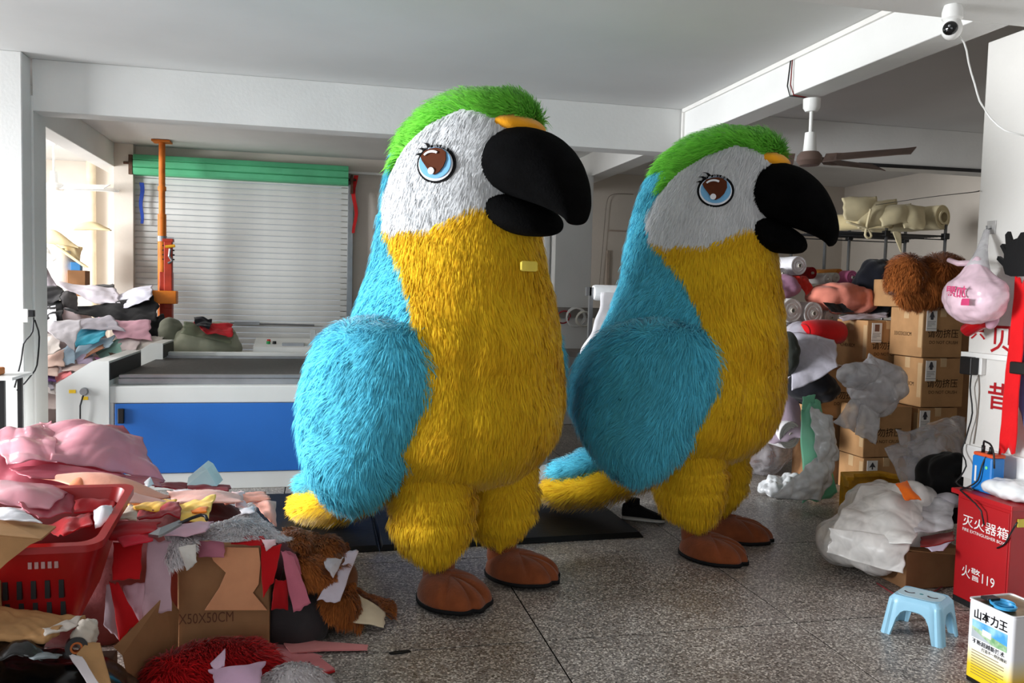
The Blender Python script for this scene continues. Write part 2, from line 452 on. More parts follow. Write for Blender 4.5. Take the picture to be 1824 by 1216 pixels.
F_BLUE = fur_mat('blue_fur', (98, 206, 230), var=.2, sheen=.35)
F_YEL = fur_mat('yellow_fur', (255, 205, 44), var=.16)
F_WHT = fur_mat('white_fur', (236, 238, 240), var=.07, sheen=.1)
F_GRN = fur_mat('green_fur', (130, 220, 76), var=.18)
F_BROWN = fur_mat('brown_fur', (172, 102, 50), var=.35)
F_RED = fur_mat('red_fur', (196, 20, 26), var=.3)
F_OFFW = fur_mat('cream_fur', (232, 226, 228), var=.1)
M_ORANGE = mat('orange_plush', (246, 168, 30), .9, .1, sheen=.3, bump=.2, bscale=120)
M_BEAK = mat('black_plush', (7, 7, 8), .95, .06, var=.3, scale=9, bump=.35, bscale=90)
M_FOOT = mat('brown_plush', (130, 68, 36), .85, .15, var=.12, scale=12, bump=.25, bscale=70, sheen=.2)
M_SOLE = mat('black_sole', (16, 16, 18), .7, .2)
M_EYEBLK = mat('eye_black_felt', (12, 12, 14), .8, .15)
M_EYEWHT = mat('eye_white_felt', (240, 242, 248), .8, .15, var=.01)
M_EYEBLU = mat('eye_blue_felt', (122, 182, 226), .8, .15, var=.02)
M_EYEBRN = mat('eye_brown_felt', (88, 44, 24), .8, .15, var=.04)

def cat1(xk, yk, x):
    """smooth (monotone cubic-ish) interpolation through keys"""
    xk = np.asarray(xk, float); yk = np.asarray(yk, float); x = np.asarray(x, float)
    d = np.diff(yk)/np.diff(xk); mm = np.zeros_like(yk); mm[0] = d[0]; mm[-1] = d[-1]
    for i in range(1, len(yk)-1): mm[i] = 0 if d[i-1]*d[i] <= 0 else 2*d[i-1]*d[i]/(d[i-1]+d[i])
    i = np.clip(np.searchsorted(xk, x)-1, 0, len(xk)-2); h = xk[i+1]-xk[i]; t = np.clip((x-xk[i])/h, 0, 1)
    return (2*t**3-3*t**2+1)*yk[i] + (t**3-2*t**2+t)*h*mm[i] + (-2*t**3+3*t**2)*yk[i+1] + (t**3-t**2)*h*mm[i+1]

def fur(name, V, F, n, material, parent, length=.06, width=.0042, comb=(0, 0, -1), lift=.35, seed=0, clump=.55, cl_scale=9.0,
        skip=None, local=True, var_len=.45, comb_fn=None):
    """real strands rooted on the surface V/F, combed along a direction; one mesh"""
    rg = np.random.default_rng(seed)
    V = np.asarray(V, float); T = []
    for f in F:
        T.append((f[0], f[1], f[2]))
        if len(f) == 4: T.append((f[0], f[2], f[3]))
    T = np.array(T); A, B, C = V[T[:, 0]], V[T[:, 1]], V[T[:, 2]]
    cr = np.cross(B-A, C-A); ar = np.linalg.norm(cr, axis=1); fn = cr/(ar[:, None]+1e-12)
    VN = np.zeros_like(V)
    for k in range(3): np.add.at(VN, T[:, k], cr)
    VN /= (np.linalg.norm(VN, axis=1, keepdims=True)+1e-12)
    idx = rg.choice(len(T), n, p=ar/ar.sum())
    r1 = np.sqrt(rg.random(n)); r2 = rg.random(n); w = np.stack([1-r1, r1*(1-r2), r1*r2], 1)
    P = A[idx]*w[:, :1] + B[idx]*w[:, 1:2] + C[idx]*w[:, 2:]
    N = VN[T[idx, 0]]*w[:, :1] + VN[T[idx, 1]]*w[:, 1:2] + VN[T[idx, 2]]*w[:, 2:]
    N /= (np.linalg.norm(N, axis=1, keepdims=True)+1e-12)
    if skip is not None:
        keep = ~skip(P); P, N = P[keep], N[keep]; n = len(P)
    D = comb_fn(P, N) if comb_fn else np.tile(np.array(comb, float), (n, 1))
    # clumps and swirls: a smooth random field bends the comb direction
    Wv = np.zeros((n, 3))
    for o in range(4):
        k = rg.normal(size=(3, 3))*cl_scale*(1+.8*o); ph = rg.uniform(0, 6.28, 3)
        Wv += np.sin(P@k+ph)/(1+.6*o)
    D = D + clump*.45*Wv + rg.normal(size=(n, 3))*.14
    Tt = D - N*np.sum(D*N, 1, keepdims=True); Tt /= (np.linalg.norm(Tt, axis=1, keepdims=True)+1e-9)
    L = length*(1-var_len*rg.random(n))*(1+.25*np.sin(Wv[:, 0]*2)); L = L[:, None]
    lf = (lift*(.6+.8*rg.random(n)))[:, None]
    mid = P + L*.5*(Tt*.8 + N*lf*1.2)
    tip = P + L*(Tt*(1-.3*lf) + N*lf*.85) + np.array([0, 0, -.12])*L
    S = np.cross(Tt, N); S = S + N*rg.normal(size=(n, 1))*.5; S /= (np.linalg.norm(S, axis=1, keepdims=True)+1e-9)
    wd = (width*(.6+.8*rg.random(n)))[:, None]*.5
    P0 = P - N*.004
    VV = np.stack([P0-S*wd, P0+S*wd, mid-S*wd*.85, mid+S*wd*.85, tip], 1).reshape(-1, 3)
    b = (np.arange(n)*5)
    tri = np.stack([b, b+1, b+3, b, b+3, b+2, b+2, b+3, b+4], 1).reshape(-1)
    me = bpy.data.meshes.new(name)
    if not local: VV = VV - root_loc(parent)
    me.vertices.add(len(VV)); me.vertices.foreach_set('co', VV.reshape(-1))
    me.loops.add(len(tri)); me.loops.foreach_set('vertex_index', tri.astype(np.int32))
    nf = len(tri)//3
    me.polygons.add(nf); me.polygons.foreach_set('loop_start', np.arange(nf, dtype=np.int32)*3)
    me.polygons.foreach_set('use_smooth', np.ones(nf, bool))
    at_ = me.attributes.new('strand', 'FLOAT', 'POINT')
    sv = np.clip(.5+.28*rg.normal(size=n)+.16*Wv[:, 1], 0, 1)
    at_.data.foreach_set('value', np.repeat(sv, 5).astype(np.float32))
    me.update(calc_edges=True)
    NN = N*1.0 + Tt*-.05 + S*rg.normal(size=(n, 1))*.2 + .07*Wv
    NN /= np.linalg.norm(NN, axis=1, keepdims=True)
    me.normals_split_custom_set_from_vertices(np.repeat(NN, 5, 0))
    me.materials.append(material)
    o = bpy.data.objects.new(name, me); col.objects.link(o); o.parent = parent; o['kind'] = 'stuff'
    return o

BZ = [.50, .53, .58, .66, .80, 1.0, 1.15, 1.3, 1.5, 1.65, 1.81, 1.95, 2.1, 2.25, 2.36, 2.44, 2.50, 2.535, 2.548]
BC = [.02, .02, .02, .01, .0, .0, .0, .015, .04, .045, .045, .055, .075, .115, .155, .19, .22, .235, .24]
BA = [.02, .18, .33, .45, .545, .575, .575, .555, .51, .48, .455, .44, .425, .405, .37, .315, .225, .12, .01]
BB = [.02, .20, .39, .50, .575, .59, .575, .54, .47, .415, .375, .36, .35, .335, .305, .255, .185, .10, .01]
def body_pt(th, z):
    cx, a, b = cat1(BZ, BC, z), cat1(BZ, BA, z), cat1(BZ, BB, z)
    deg = np.abs(np.degrees(th))
    dent = .018*np.exp(-((deg-34)/4.5)**2)*np.clip((1.5-z)/.2, 0, 1)*np.clip((z-.5)/.1, 0, 1)
    return np.stack([cx+(a-dent)*np.cos(th), -(b-dent)*np.sin(th), z+0*th], -1)
def zt_white(d): return np.interp(d, [0, 25, 45, 65, 85, 105, 118, 124], [2.33, 2.35, 2.40, 2.42, 2.37, 2.27, 2.15, 2.02])
def zb_white(d): return np.interp(d, [0, 40, 50, 65, 100, 116, 124], [1.97, 1.965, 1.92, 1.855, 1.85, 1.88, 2.02])
def yel_edge(z): return np.interp(z, [.5, .6, .7, .85, 1.0, 1.2, 1.44, 1.67, 1.80, 1.87, 1.93], [95, 86, 74, 61, 54, 54, 67, 84, 102, 112, 118])
def region(d, z):
    if d < 124 and zb_white(d) <= z <= zt_white(d): return 'w'
    if z > 2.30 and (d > 118 or z > zt_white(d)): return 'g'
    if d <= 118 and z > zt_white(d): return 'g'
    if z < 1.99 and d < yel_edge(z): return 'y'
    if z < zb_white(min(d, 123.9)) and d < 118: return 'y' if d < yel_edge(z) else 'b'
    return 'b'

def loft_prof(st, n=28, sub=5, power=1.0):
    """st: list of (Tx,Tz,Bx,Bz,halfwidth); lofted smooth solid symmetric about y=0"""
    st = np.array(st, float); k = np.arange(len(st)); tt = np.linspace(0, len(st)-1, (len(st)-1)*sub+1)
    S = np.stack([cat1(k, st[:, i], tt) for i in range(5)], 1)
    rings = []
    for Tx, Tz, Bx, Bz, w in S:
        r = []
        for i in range(n):
            a = 2*math.pi*i/n; c, s = math.cos(a), math.sin(a)
            c2 = math.copysign(abs(c)**power, c); s2 = math.copysign(abs(s)**power, s)
            r.append(((Tx+Bx)/2+c2*(Tx-Bx)/2, s2*w, (Tz+Bz)/2+c2*(Tz-Bz)/2))
        rings.append(r)
    g = G(); g.loft(rings); return g

def build_parrot(label):
    R = thing('parrot_costume', label, 'costume', group='giant parrot costumes')
    # trunk and head skin split by colour
    nz, nt_ = 190, 180
    zs = np.concatenate([np.linspace(.50, .60, 14)[:-1], np.linspace(.60, 2.44, nz), np.linspace(2.44, 2.548, 22)[1:]])
    ths = np.linspace(-math.pi, math.pi, nt_+1)[:-1]
    TH, ZZ = np.meshgrid(ths, zs, indexing='ij')
    V = body_pt(TH, ZZ).reshape(-1, 3); K = len(zs)
    parts = {'w': [], 'g': [], 'y': [], 'b': []}
    for i in range(nt_):
        i2 = (i+1) % nt_; d = abs(math.degrees(ths[i]+math.pi/nt_))
        for j in range(K-1):
            z = (zs[j]+zs[j+1])/2
            parts[region(d, z)].append((i*K+j, i*K+j+1, i2*K+j+1, i2*K+j))
    eye_th, eye_z = math.radians(68), 2.155
    eyes = []
    for s in (1, -1):
        p = body_pt(np.array(s*eye_th), np.array(eye_z)); e = .01
        du = body_pt(np.array(s*(eye_th-e)), np.array(eye_z))-p; du /= np.linalg.norm(du)
        dv = body_pt(np.array(s*eye_th), np.array(eye_z+e))-p; dv /= np.linalg.norm(dv)
        nn = np.cross(du, dv) if s > 0 else np.cross(dv, du); nn /= np.linalg.norm(nn)
        if np.dot(nn, p-np.array([.15, 0, eye_z])) < 0: nn = -nn
        dv = np.cross(nn, du)*(1 if s > 0 else -1); dv /= np.linalg.norm(dv)
        if dv[2] < 0: dv = -dv
        eyes.append((p, du, dv, nn, s))
    def near_eye(P):
        k = np.zeros(len(P), bool)
        for p, *_ in eyes: k |= np.linalg.norm(P-p, axis=1) < .072
        return k
    def near_brow(P): return (P[:, 0] > .40) & (np.abs(P[:, 1]) < .17) & (P[:, 2] < 2.385)
    def comb_white(P, N):
        D = np.tile(np.array([-.35, 0, -1.0]), (len(P), 1)); return D
    def comb_green(P, N):
        D = np.tile(np.array([-1.0, 0, -.25]), (len(P), 1)); return D
    def comb_body(P, N): return np.tile(np.array([-.12, 0, -1.0]), (len(P), 1))
    spec = {'y': ('belly', F_YEL, 60000, .07, comb_body), 'b': ('back', F_BLUE, 34000, .078, comb_body),
            'w': ('face', F_WHT, 26000, .062, comb_white), 'g': ('crown', F_GRN, 20000, .085, comb_green)}
    for key, (nm, fm, n, L, cf) in spec.items():
        used = sorted({i for f in parts[key] for i in f}); mp = {a: b for b, a in enumerate(used)}
        PV = V[used]; PF = [tuple(mp[i] for i in f) for f in parts[key]]
        o = mesh(nm, PV, PF, fm, R, local=True)
        fur('fur', PV, PF, n, fm, o, L, .0048, comb_fn=cf, seed=ord(key), skip={'w': near_eye, 'g': near_brow}.get(key),
            lift={'g': .6, 'w': .24}.get(key, .36), clump=.28 if key == 'w' else .55)
    # wings: thick pillows along the flanks
    prof = [(-.38, 1.285), (-.18, 1.345), (0.0, 1.365), (.18, 1.35), (.31, 1.28), (.375, 1.17), (.385, 1.03), (.32, .86), (.21, .65), (.08, .48),
            (-.07, .40), (-.21, .435), (-.37, .525), (-.53, .65), (-.665, .81), (-.66, .98), (-.54, 1.16)]
    prof = [(x, z+.045) for x, z in prof]
    prof = np.array(prof); kk = np.arange(len(prof)+1); pp = np.vstack([prof, prof[:1]])
    tt = np.linspace(0, len(prof), 73)[:-1]; ox, oz = cat1(kk, pp[:, 0], tt), cat1(kk, pp[:, 1], tt)
    cx, cz = -.10, .965
    for s, nm in ((-1, 'wing'), (1, 'wing')):
        rings = []; M = 15
        for side in (1, -1):
            seq = range(M) if side == 1 else range(M-2, -1, -1)
            for q in seq:
                f = q/(M-1); rr = max(f, .02)
                rg_ = []
                for x0, z0 in zip(ox, oz):
                    x, z = cx+(x0-cx)*rr, cz+(z0-cz)*rr
                    bulge = math.sqrt(max(0, 1-rr**2.6))
                    lowf = np.clip((1.15-z)/.7, 0, 1)
                    yb = -(.50 - .26*np.clip(abs(x+.05)/.55, 0, 1)**2) - .06*lowf   # follows the trunk
                    yy = yb - (.25*bulge if side == 1 else -.07*bulge) - .02*(1-rr)
                    rg_.append((x, -s*yy if s > 0 else yy, z))
                rings.append(rg_)
        g = G(); g.loft(rings)
        F = [f if s < 0 else f[::-1] for f in g.F if len(f) <= 4]
        F = [f[::-1] for f in F]
        o = mesh(nm, g.V, F, F_BLUE, R, local=True)
        # strand roots need outward normals: orient by the pillow's middle
        VV = np.array(g.V); FF = []
        c0 = VV.mean(0)
        for f in F:
            a, b, c = VV[f[0]], VV[f[1]], VV[f[2]]
            nn = np.cross(b-a, c-a)
            FF.append(f if np.dot(nn, (a+c)/2-c0) > 0 else f[::-1])
        fur('fur', VV, FF, 24000, F_BLUE, o, .085, .005, comb=(-.45, 0, -1), seed=50+s, lift=.38, clump=.75)
    # tail: blue upper feathers over a yellow pad
    g = loft_prof([(-.30, .74, -.25, .52, .10), (-.52, .60, -.46, .44, .17), (-.78, .46, -.73, .32, .17), (-.98, .36, -.95, .25, .13), (-1.06, .31, -1.05, .27, .05)], 24, 5)
    o = g.out('tail_top', F_BLUE, R, True, local=True); fur('fur', g.V, [f for f in g.F if len(f) == 4], 8000, F_BLUE, o, .075, .0048, comb=(-1, 0, -.3), seed=71, lift=.65)
    g = loft_prof([(-.15, .62, -.1, .42, .10), (-.42, .49, -.40, .26, .16), (-.72, .36, -.72, .12, .18), (-.98, .27, -.98, .075, .16), (-1.10, .20, -1.10, .10, .07)], 24, 5)
    o = g.out('tail_pad', F_YEL, R, True, local=True); fur('fur', g.V, [f for f in g.F if len(f) == 4], 9000, F_YEL, o, .075, .0046, comb=(-1, 0, -.3), seed=72, lift=.65)
    # legs
    for s in (-1, 1):
        zk = [.185, .2, .25, .33, .45, .58, .68, .74]; rk = [.09, .125, .165, .195, .21, .205, .175, .12]
        zz = np.linspace(.185, .74, 40); rings = []
        for z in zz:
            r = float(cat1(zk, rk, z)) - .009*(math.sin(z*52+s) > .55)
            rings.append([(.12+.03*(.5-z)+r*1.04*math.cos(a), s*.235+r*math.sin(a)*.98, z + .02*math.sin(a*2)*(z < .3)) for a in np.linspace(0, 2*math.pi, 41)[:-1]])
        g = G(); g.loft(rings); o = g.out('thigh', F_YEL, R, True, local=True)
        fur('fur', g.V, [f for f in g.F if len(f) == 4], 15000, F_YEL, o, .062, .0046, comb=(0, 0, -1), seed=80+s, lift=.34)
        # shin
        rings = []
        for z in np.linspace(.03, .30, 9):
            rings.append([(.165+(.079+.006*math.sin(z*60+a*2))*math.cos(a), s*.225+(.079+.005*math.sin(z*75+a*3))*math.sin(a), z) for a in np.linspace(0, 2*math.pi, 25)[:-1]])
        G().loft(rings).out('shin', M_FOOT, R, True, local=True)
        # foot: a domed plush foot with pinched toes
        yaw = s*.16; fc = np.array([.27, s*.245]); A_, B_ = .225, .165
        nu, nv = 64, 14; V2 = []
        for j in range(nv+1):
            f = (math.pi/2)*j/nv
            for i in range(nu):
                a = 2*math.pi*i/nu
                front = max(0, math.cos(a))
                toe = 1+.055*front*math.cos(a*7.5)
                groove = .032*front**1.2*max(0, -math.cos(a*7.5))**3*math.sin(f)*math.cos(f)*2
                x = A_*math.cos(a)*math.cos(f)**.72*toe*(1.0 if math.cos(a) > 0 else .86); y = B_*math.sin(a)*math.cos(f)**.72*(1+.16*math.cos(a))
                h = .022+.115*math.sin(f)*(1-.12*math.cos(a)) - groove*1.2
                V2.append((fc[0]+x*math.cos(yaw)-y*math.sin(yaw), fc[1]+x*math.sin(yaw)+y*math.cos(yaw), h))
        F2 = [(j*nu+i, j*nu+(i+1) % nu, (j+1)*nu+(i+1) % nu, (j+1)*nu+i) for j in range(nv) for i in range(nu)] + [tuple(range(nu-1, -1, -1))]
        o = mesh('foot', V2, F2, M_FOOT, R, local=True)
        rim = V2[:nu]; g = G()
        g.loft([[(fc[0]+(p[0]-fc[0])*k_, fc[1]+(p[1]-fc[1])*k_, h) for p in rim] for k_, h in ((.97, .002), (1.03, .006), (1.03, .022), (.99, .026))])
        g.out('sole', M_SOLE, o, True, local=True)
    # beak
    up = [(.24, 2.28, .28, 2.05, .15), (.40, 2.325, .39, 2.02, .205), (.51, 2.345, .47, 2.0, .225), (.615, 2.32, .55, 1.98, .22), (.715, 2.255, .63, 1.955, .20), (.795, 2.155, .705, 1.925, .165),
          (.845, 2.04, .765, 1.895, .125), (.862, 1.95, .80, 1.87, .092), (.855, 1.89, .815, 1.852, .065), (.84, 1.862, .825, 1.853, .03)]
    loft_prof(up, 32, 6, .9).out('upper_beak', M_BEAK, R, True, local=True)
    lo = [(.26, 2.08, .25, 1.94, .15), (.40, 2.06, .36, 1.875, .19), (.49, 2.025, .45, 1.835, .195), (.565, 1.985, .53, 1.815, .18), (.63, 1.945, .605, 1.81, .15), (.67, 1.91, .655, 1.815, .11), (.685, 1.88, .68, 1.83, .06)]
    loft_prof(lo, 32, 6, .9).out('lower_beak', M_BEAK, R, True, local=True)
    loft_prof([(.36, 2.36, .38, 2.30, .04), (.41, 2.415, .41, 2.30, .13), (.475, 2.415, .46, 2.30, .165), (.54, 2.385, .52, 2.30, .13), (.575, 2.35, .56, 2.31, .04)], 24, 4).out('brow_band', M_ORANGE, R, True, local=True)
    # eyes: layered felt discs
    for p, du, dv, nn, s in eyes:
        dv2 = dv*math.cos(.12)+du*math.sin(.12); du2 = du*math.cos(.12)-dv*math.sin(.12)
        c = p + nn*.017
        def disc(name, poly, lift_, material, parent, r=.093):
            g = G(); P3 = []
            for x, y in poly:
                rr = x*x+y*y
                P3.append(c + du2*x*r*1.06 + dv2*y*r + nn*(lift_-.010*rr))
            ctr = np.mean(P3, 0)
            if s < 0: P3 = P3[::-1]
            g.prism([q-nn*.004 for q in P3], nn*.006)
            return g.out(name, material, parent, False, local=True)
        def ell(rx, ry, x0=0, y0=0, n=36, a0=0, a1=360): return [(x0+rx*math.cos(math.radians(a)), y0+ry*math.sin(math.radians(a))) for a in np.linspace(a0, a1, n, endpoint=(a1-a0) < 359)]
        e = disc('eye', ell(1.06, 1.0), .000, M_EYEBLK, R)
        disc('eye_white', ell(.93, .86, 0, -.02), .005, M_EYEWHT, e)
        disc('iris', ell(.86, .80, 0, .04), .010, M_EYEBLU, e)
        disc('pupil', [(-.62, .60), (-.3, .76), (.0, .82), (.3, .78), (.55, .62), (.62, .25), (.52, -.12), (.32, -.42), (.08, -.58), (-.14, -.5), (-.4, -.2), (-.68, .1), (-.8, .3)], .015, M_EYEBRN, e)
        arc = ell(.56, .50, -.12, .16, 12, 62, 150); arc2 = ell(.47, .37, -.12, .17, 12, 150, 62)
        disc('glint', arc+arc2, .020, M_EYEWHT, e); disc('glint', ell(.17, .18, -.08, -.40, 18), .020, M_EYEWHT, e)
        for k, (a, ln) in enumerate(((118, .55), (136, .50), (153, .38))):
            a = math.radians(a); b0 = np.array([math.cos(a), math.sin(a)])*.96; tng = np.array([-b0[1], b0[0]])
            tip = b0*(1+ln*.75) + tng*ln*.55; mid = b0*(1+ln*.42)+tng*ln*.12
            disc('lash', [tuple(b0-tng*.10), tuple(mid-tng*.05), tuple(tip), tuple(mid+tng*.07), tuple(b0+tng*.10)], .006, M_EYEBLK, e)
    return R

def copy_tree(o, parent=None):
    c = o.copy(); col.objects.link(c); c.parent = parent
    for ch in list(o.children): copy_tree(ch, c)
    return c
parrot = build_parrot('brighter nearer giant blue and yellow fur parrot costume with black beak, by the scrap pile')
parrot2 = copy_tree(parrot)
parrot2['label'] = 'shaded farther giant blue and yellow fur parrot costume, beside the cardboard boxes'
parrot.location = (.70, 4.40, .004); parrot.rotation_euler = (0, math.radians(-1.3), math.radians(-56)); parrot.scale = (1.025, 1.025, .995)
for ch in parrot.children:
    if ch.name.startswith('tail'): ch.location = (-.30, 0, 0)
parrot2.location = (2.26, 4.86, 0); parrot2.rotation_euler = (0, 0, math.radians(-45))
for ch in parrot2.children:
    if ch.name.startswith('tail'): ch.location = (.10, 0, .02)
_p = body_pt(np.array(.06), np.array(1.66)); _n = np.array([1.0, -.03, .12]); _r = np.array([0, -1.0, 0])
mesh('chest_patch', [_p+_n*.05+_r*x+np.array([0, 0, z]) - _n*.012*d for d in (0, 1) for x, z in ((-.055, -.018), (-.045, -.024), (.045, -.024), (.055, -.018), (.055, .018), (.045, .024), (-.045, .024), (-.055, .018))],
     [tuple(range(8)), tuple(range(15, 7, -1))]+[(i, i+8, (i+1) % 8+8, (i+1) % 8) for i in range(8)], mat('pale_yellow_felt', (248, 224, 100), .9, .1), parrot, smooth=False, local=True)
# ------------------------------------------------------------------ back of the hall
M_SLAT = mat('shutter_slat', (206, 207, 204), .6, .3, var=.04, scale=3)
M_GREENP = mat('green_painted_metal', (88, 178, 130), .5, .35, var=.06, scale=4)
M_RUST = mat('rusty_iron', (92, 66, 54), .8, .2, var=.25, scale=20)
M_PROP = mat('orange_prop_paint', (206, 112, 34), .55, .3, var=.14, scale=9)
M_CRANE = mat('red_crane_paint', (176, 54, 30), .5, .35, var=.12, scale=8)
M_CRANEO = mat('orange_crane_paint', (222, 124, 30), .5, .35, var=.1)
M_RUBBER = mat('black_rubber_mat', (15, 16, 17), .6, .3, var=.25, scale=5, bump=.15, bscale=30)
C = {}
def fab(rgb, sheen=.15, trans=0.0, rough=.85, bump=.12):
    key = 'fabric_%d_%d_%d' % tuple(rgb)
    return mat(key, rgb, rough, .2, var=.07, scale=5, bump=bump, bscale=55, sheen=sheen, trans=trans)

# roller shutter
xl, xr = at(240, 400, 10.95)[0], at(619, 400, 10.95)[0]
sh = thing('roller_shutter', 'closed grey roller shutter with green housing in the back wall', 'shutter', ((xl+xr)/2, 10.95, 0))
pitch = .0715; zt = 2.86
slat_g = G(); hw = (xr-xl)/2
slat_g.loft([[(x, y, z) for y, z in ((.012, 0), (-.003, .001), (-.007, .008), (-.0085, .035), (-.007, .058), (-.002, .0645), (.012, .066))] for x in (-hw, hw)])
me0 = None
for i in range(40):
    z = .03+i*pitch
    if z > zt: break
    if me0 is None:
        o = mesh('slat', slat_g.V, slat_g.F, M_SLAT, sh, smooth=False, local=True); me0 = o.data; o.location = (0, 0, z)
    else: share('slat', me0, sh, (0, 0, z))
for x in (xl-.035, xr+.035):
    G().box((x-.035, 10.9, 0), (x+.035, 11.0, 2.86), bev=.005).out('guide_rail', M_STEEL, sh)
gl, gr_ = at(236, 290, 10.75)[0], at(621, 290, 10.75)[0]
zb_, zt_ = at(238, 309, 10.75)[2], at(238, 272, 10.75)[2]
ring = []
hh = zt_-zb_
prof = [(11.0, zb_), (10.80, zb_), (10.775, zb_+.02), (10.765, zb_+hh*.30), (10.785, zb_+hh*.34), (10.765, zb_+hh*.38), (10.765, zb_+hh*.66), (10.785, zb_+hh*.70), (10.77, zb_+hh*.74), (10.80, zt_-.01), (10.85, zt_), (11.0, zt_)]
G().loft([[(x, y, z) for y, z in prof] for x in (gl, gr_)]).out('housing', M_GREENP, sh)
G().tube([(gl-.12, 10.84, zb_+hh*.55), (gl+.05, 10.84, zb_+hh*.55)], .015).box((gl-.06, 10.82, zb_+.0), (gl-.02, 10.99, zb_+hh*.95)).out('axle_bracket', M_RUST, sh)
G().tube([(gr_-.05, 10.84, zb_+hh*.3), (gr_+.1, 10.84, zb_+hh*.3)], .015).box((gr_+.03, 10.82, zb_-.1), (gr_+.06, 10.99, zb_+hh*.55)).out('axle_bracket', M_RUST, sh)
# rod latch across the shutter
a = at(410, 575, 10.9); b = at(560, 579, 10.9)
G().tube([a, b], .012).box((a[0]+.05, 10.88, a[2]-.02), (a[0]+.35, 10.92, a[2]+.02)).out('latch_rod', M_STEEL, sh)
# straps hanging on the guide rails
def strap(name, label, u, v0, v1, Y, w, rgb, wob=.01, seed=0):
    a, b = at(u, v0, Y), at(u, v1, Y); n = 10; rows = []
    for i in range(n):
        t = i/(n-1); p = a+(b-a)*t; ww = w*(1-.35*t)
        dx = wob*math.sin(t*9+seed)
        rows.append([(p[0]-ww/2+dx, p[1], p[2]), (p[0]+ww/2+dx, p[1], p[2]), (p[0]+ww/2+dx, p[1]+.008, p[2]), (p[0]-ww/2+dx, p[1]+.008, p[2])])
    return tag(G().loft(rows).out(name, fab(rgb), None, 0.7), label, 'strap')
strap('pull_strap', 'blue strap hanging at the edge of the roller shutter', 252, 325, 398, 10.86, .05, (34, 60, 140))
strap('pull_strap', 'red strap hanging beside the roller shutter', 632, 312, 415, 10.86, .055, (200, 40, 40), .02, 2)

# orange telescopic prop
px, py = -1.81, 10.47
pr = thing('steel_prop', 'orange telescopic steel prop wedged under the ceiling', 'prop', (px, py, 0))
G().tube([(px, py, .02), (px, py, 2.35)], .048, 16).out('outer_tube', M_PROP, pr, .6)
G().tube([(px, py, 2.3), (px, py, 3.18)], .036, 16).lathe([(.045, 2.62), (.047, 2.63), (.047, 2.66), (.045, 2.67)], (px, py, 0), 16).out('inner_tube', M_PROP, pr, .6)
G().box((px-.1, py-.1, 3.175), (px+.1, py+.1, 3.195), bev=.003).out('head_plate', M_PROP, pr)
G().box((px-.11, py-.11, 0.0), (px+.11, py+.11, .02), bev=.003).out('base_plate', M_PROP, pr)
z = at(285, 425, py)[2]
G().lathe([(.05, z-.03), (.056, z-.03), (.056, z+.03), (.05, z+.03)], (px, py, 0), 16).box((px+.05, py-.03, z-.02), (px+.13, py+.0, z+.02)).out('clamp', M_STEEL, pr)

# folded red shop crane
c0 = at(298, 560, 9.9)
cr = thing('shop_crane', 'folded red and orange engine hoist standing by the shutter', 'hoist', (c0[0], 9.9, 0))
a, b = at(296, 600, 9.9), at(300, 428, 9.9)
G().box((a[0]-.06, 9.84, 0), (b[0]+.045, 9.96, b[2]-.35), bev=.008).out('mast', M_CRANE, cr)
G().box((b[0]-.035, 9.82, b[2]-.75), (b[0]+.05, 9.9, b[2]), bev=.008).box((b[0]-.05, 9.81, b[2]-.02), (b[0]+.06, 9.91, b[2]+.015), bev=.004).out('boom', M_CRANE, cr)
for k in range(4):
    zz = b[2]-.06-k*.05
    G().tube([(b[0]-.055, 9.86, zz), (b[0]+.07, 9.86, zz)], .008).out('bolt', M_DARKSTEEL, cr)
p = at(303, 443, 9.8)
G().tube([p+np.array([-.05, 0, .02]), p+np.array([.05, 0, .035])], .016).out('sling', mat('yellow_webbing', (232, 170, 40), .8), cr)
G().tube([p, p+np.array([-.01, 0, -.08]), p+np.array([.02, 0, -.13]), p+np.array([-.02, 0, -.16])], .014).out('hook', M_STEEL, cr)
a, b = at(264, 540, 9.78), at(316, 518, 9.78)
G().box((a[0], 9.70, a[2]), (b[0], 9.84, b[2]), bev=.008).out('cross_arm', M_CRANEO, cr)
G().box((c0[0]-.35, 9.75, 0.04), (c0[0]+.3, 10.05, .14), bev=.01).out('foot_frame', M_CRANE, cr)

# laser cutting machine
M_MACH = mat('machine_grey_paint', (218, 219, 216), .45, .4, var=.03, scale=2)
M_BLUEP = mat('machine_blue_paint', (38, 106, 190), .45, .4, var=.05, scale=1.5, bump=.06, bscale=120)
YM = 6.6; xe = -1.86; x1 = -1.555; xR = 1.85
mc = thing('laser_cutter', 'large grey and blue flatbed laser cutting machine behind the parrots', 'machine', (0, YM+1, 0))
G().box((x1, YM, 0), (xR, YM+.06, .128), bev=.004).box((x1, YM+.02, .1), (xR, 8.7, .70)).out('plinth', M_MACH, mc)
G().box((-1.465, YM-.012, .132), (.45, YM+.02, .655), bev=.004).out('door_panel', M_BLUEP, mc)
G().box((.46, YM-.012, .132), (xR-.08, YM+.02, .655), bev=.004).out('door_panel', M_BLUEP, mc)
hp = at(215, 741, YM-.03)
G().box((hp[0]-.022, YM-.035, hp[2]-.055), (hp[0]+.022, YM-.012, hp[2]+.055), bev=.006).out('handle', M_BLACK, mc)
G().box((x1, YM, .128), (-1.475, YM+.04, .66)).box((x1, YM-.004, .66), (xR, YM+.3, .785), bev=.006).out('frame', M_MACH, mc)
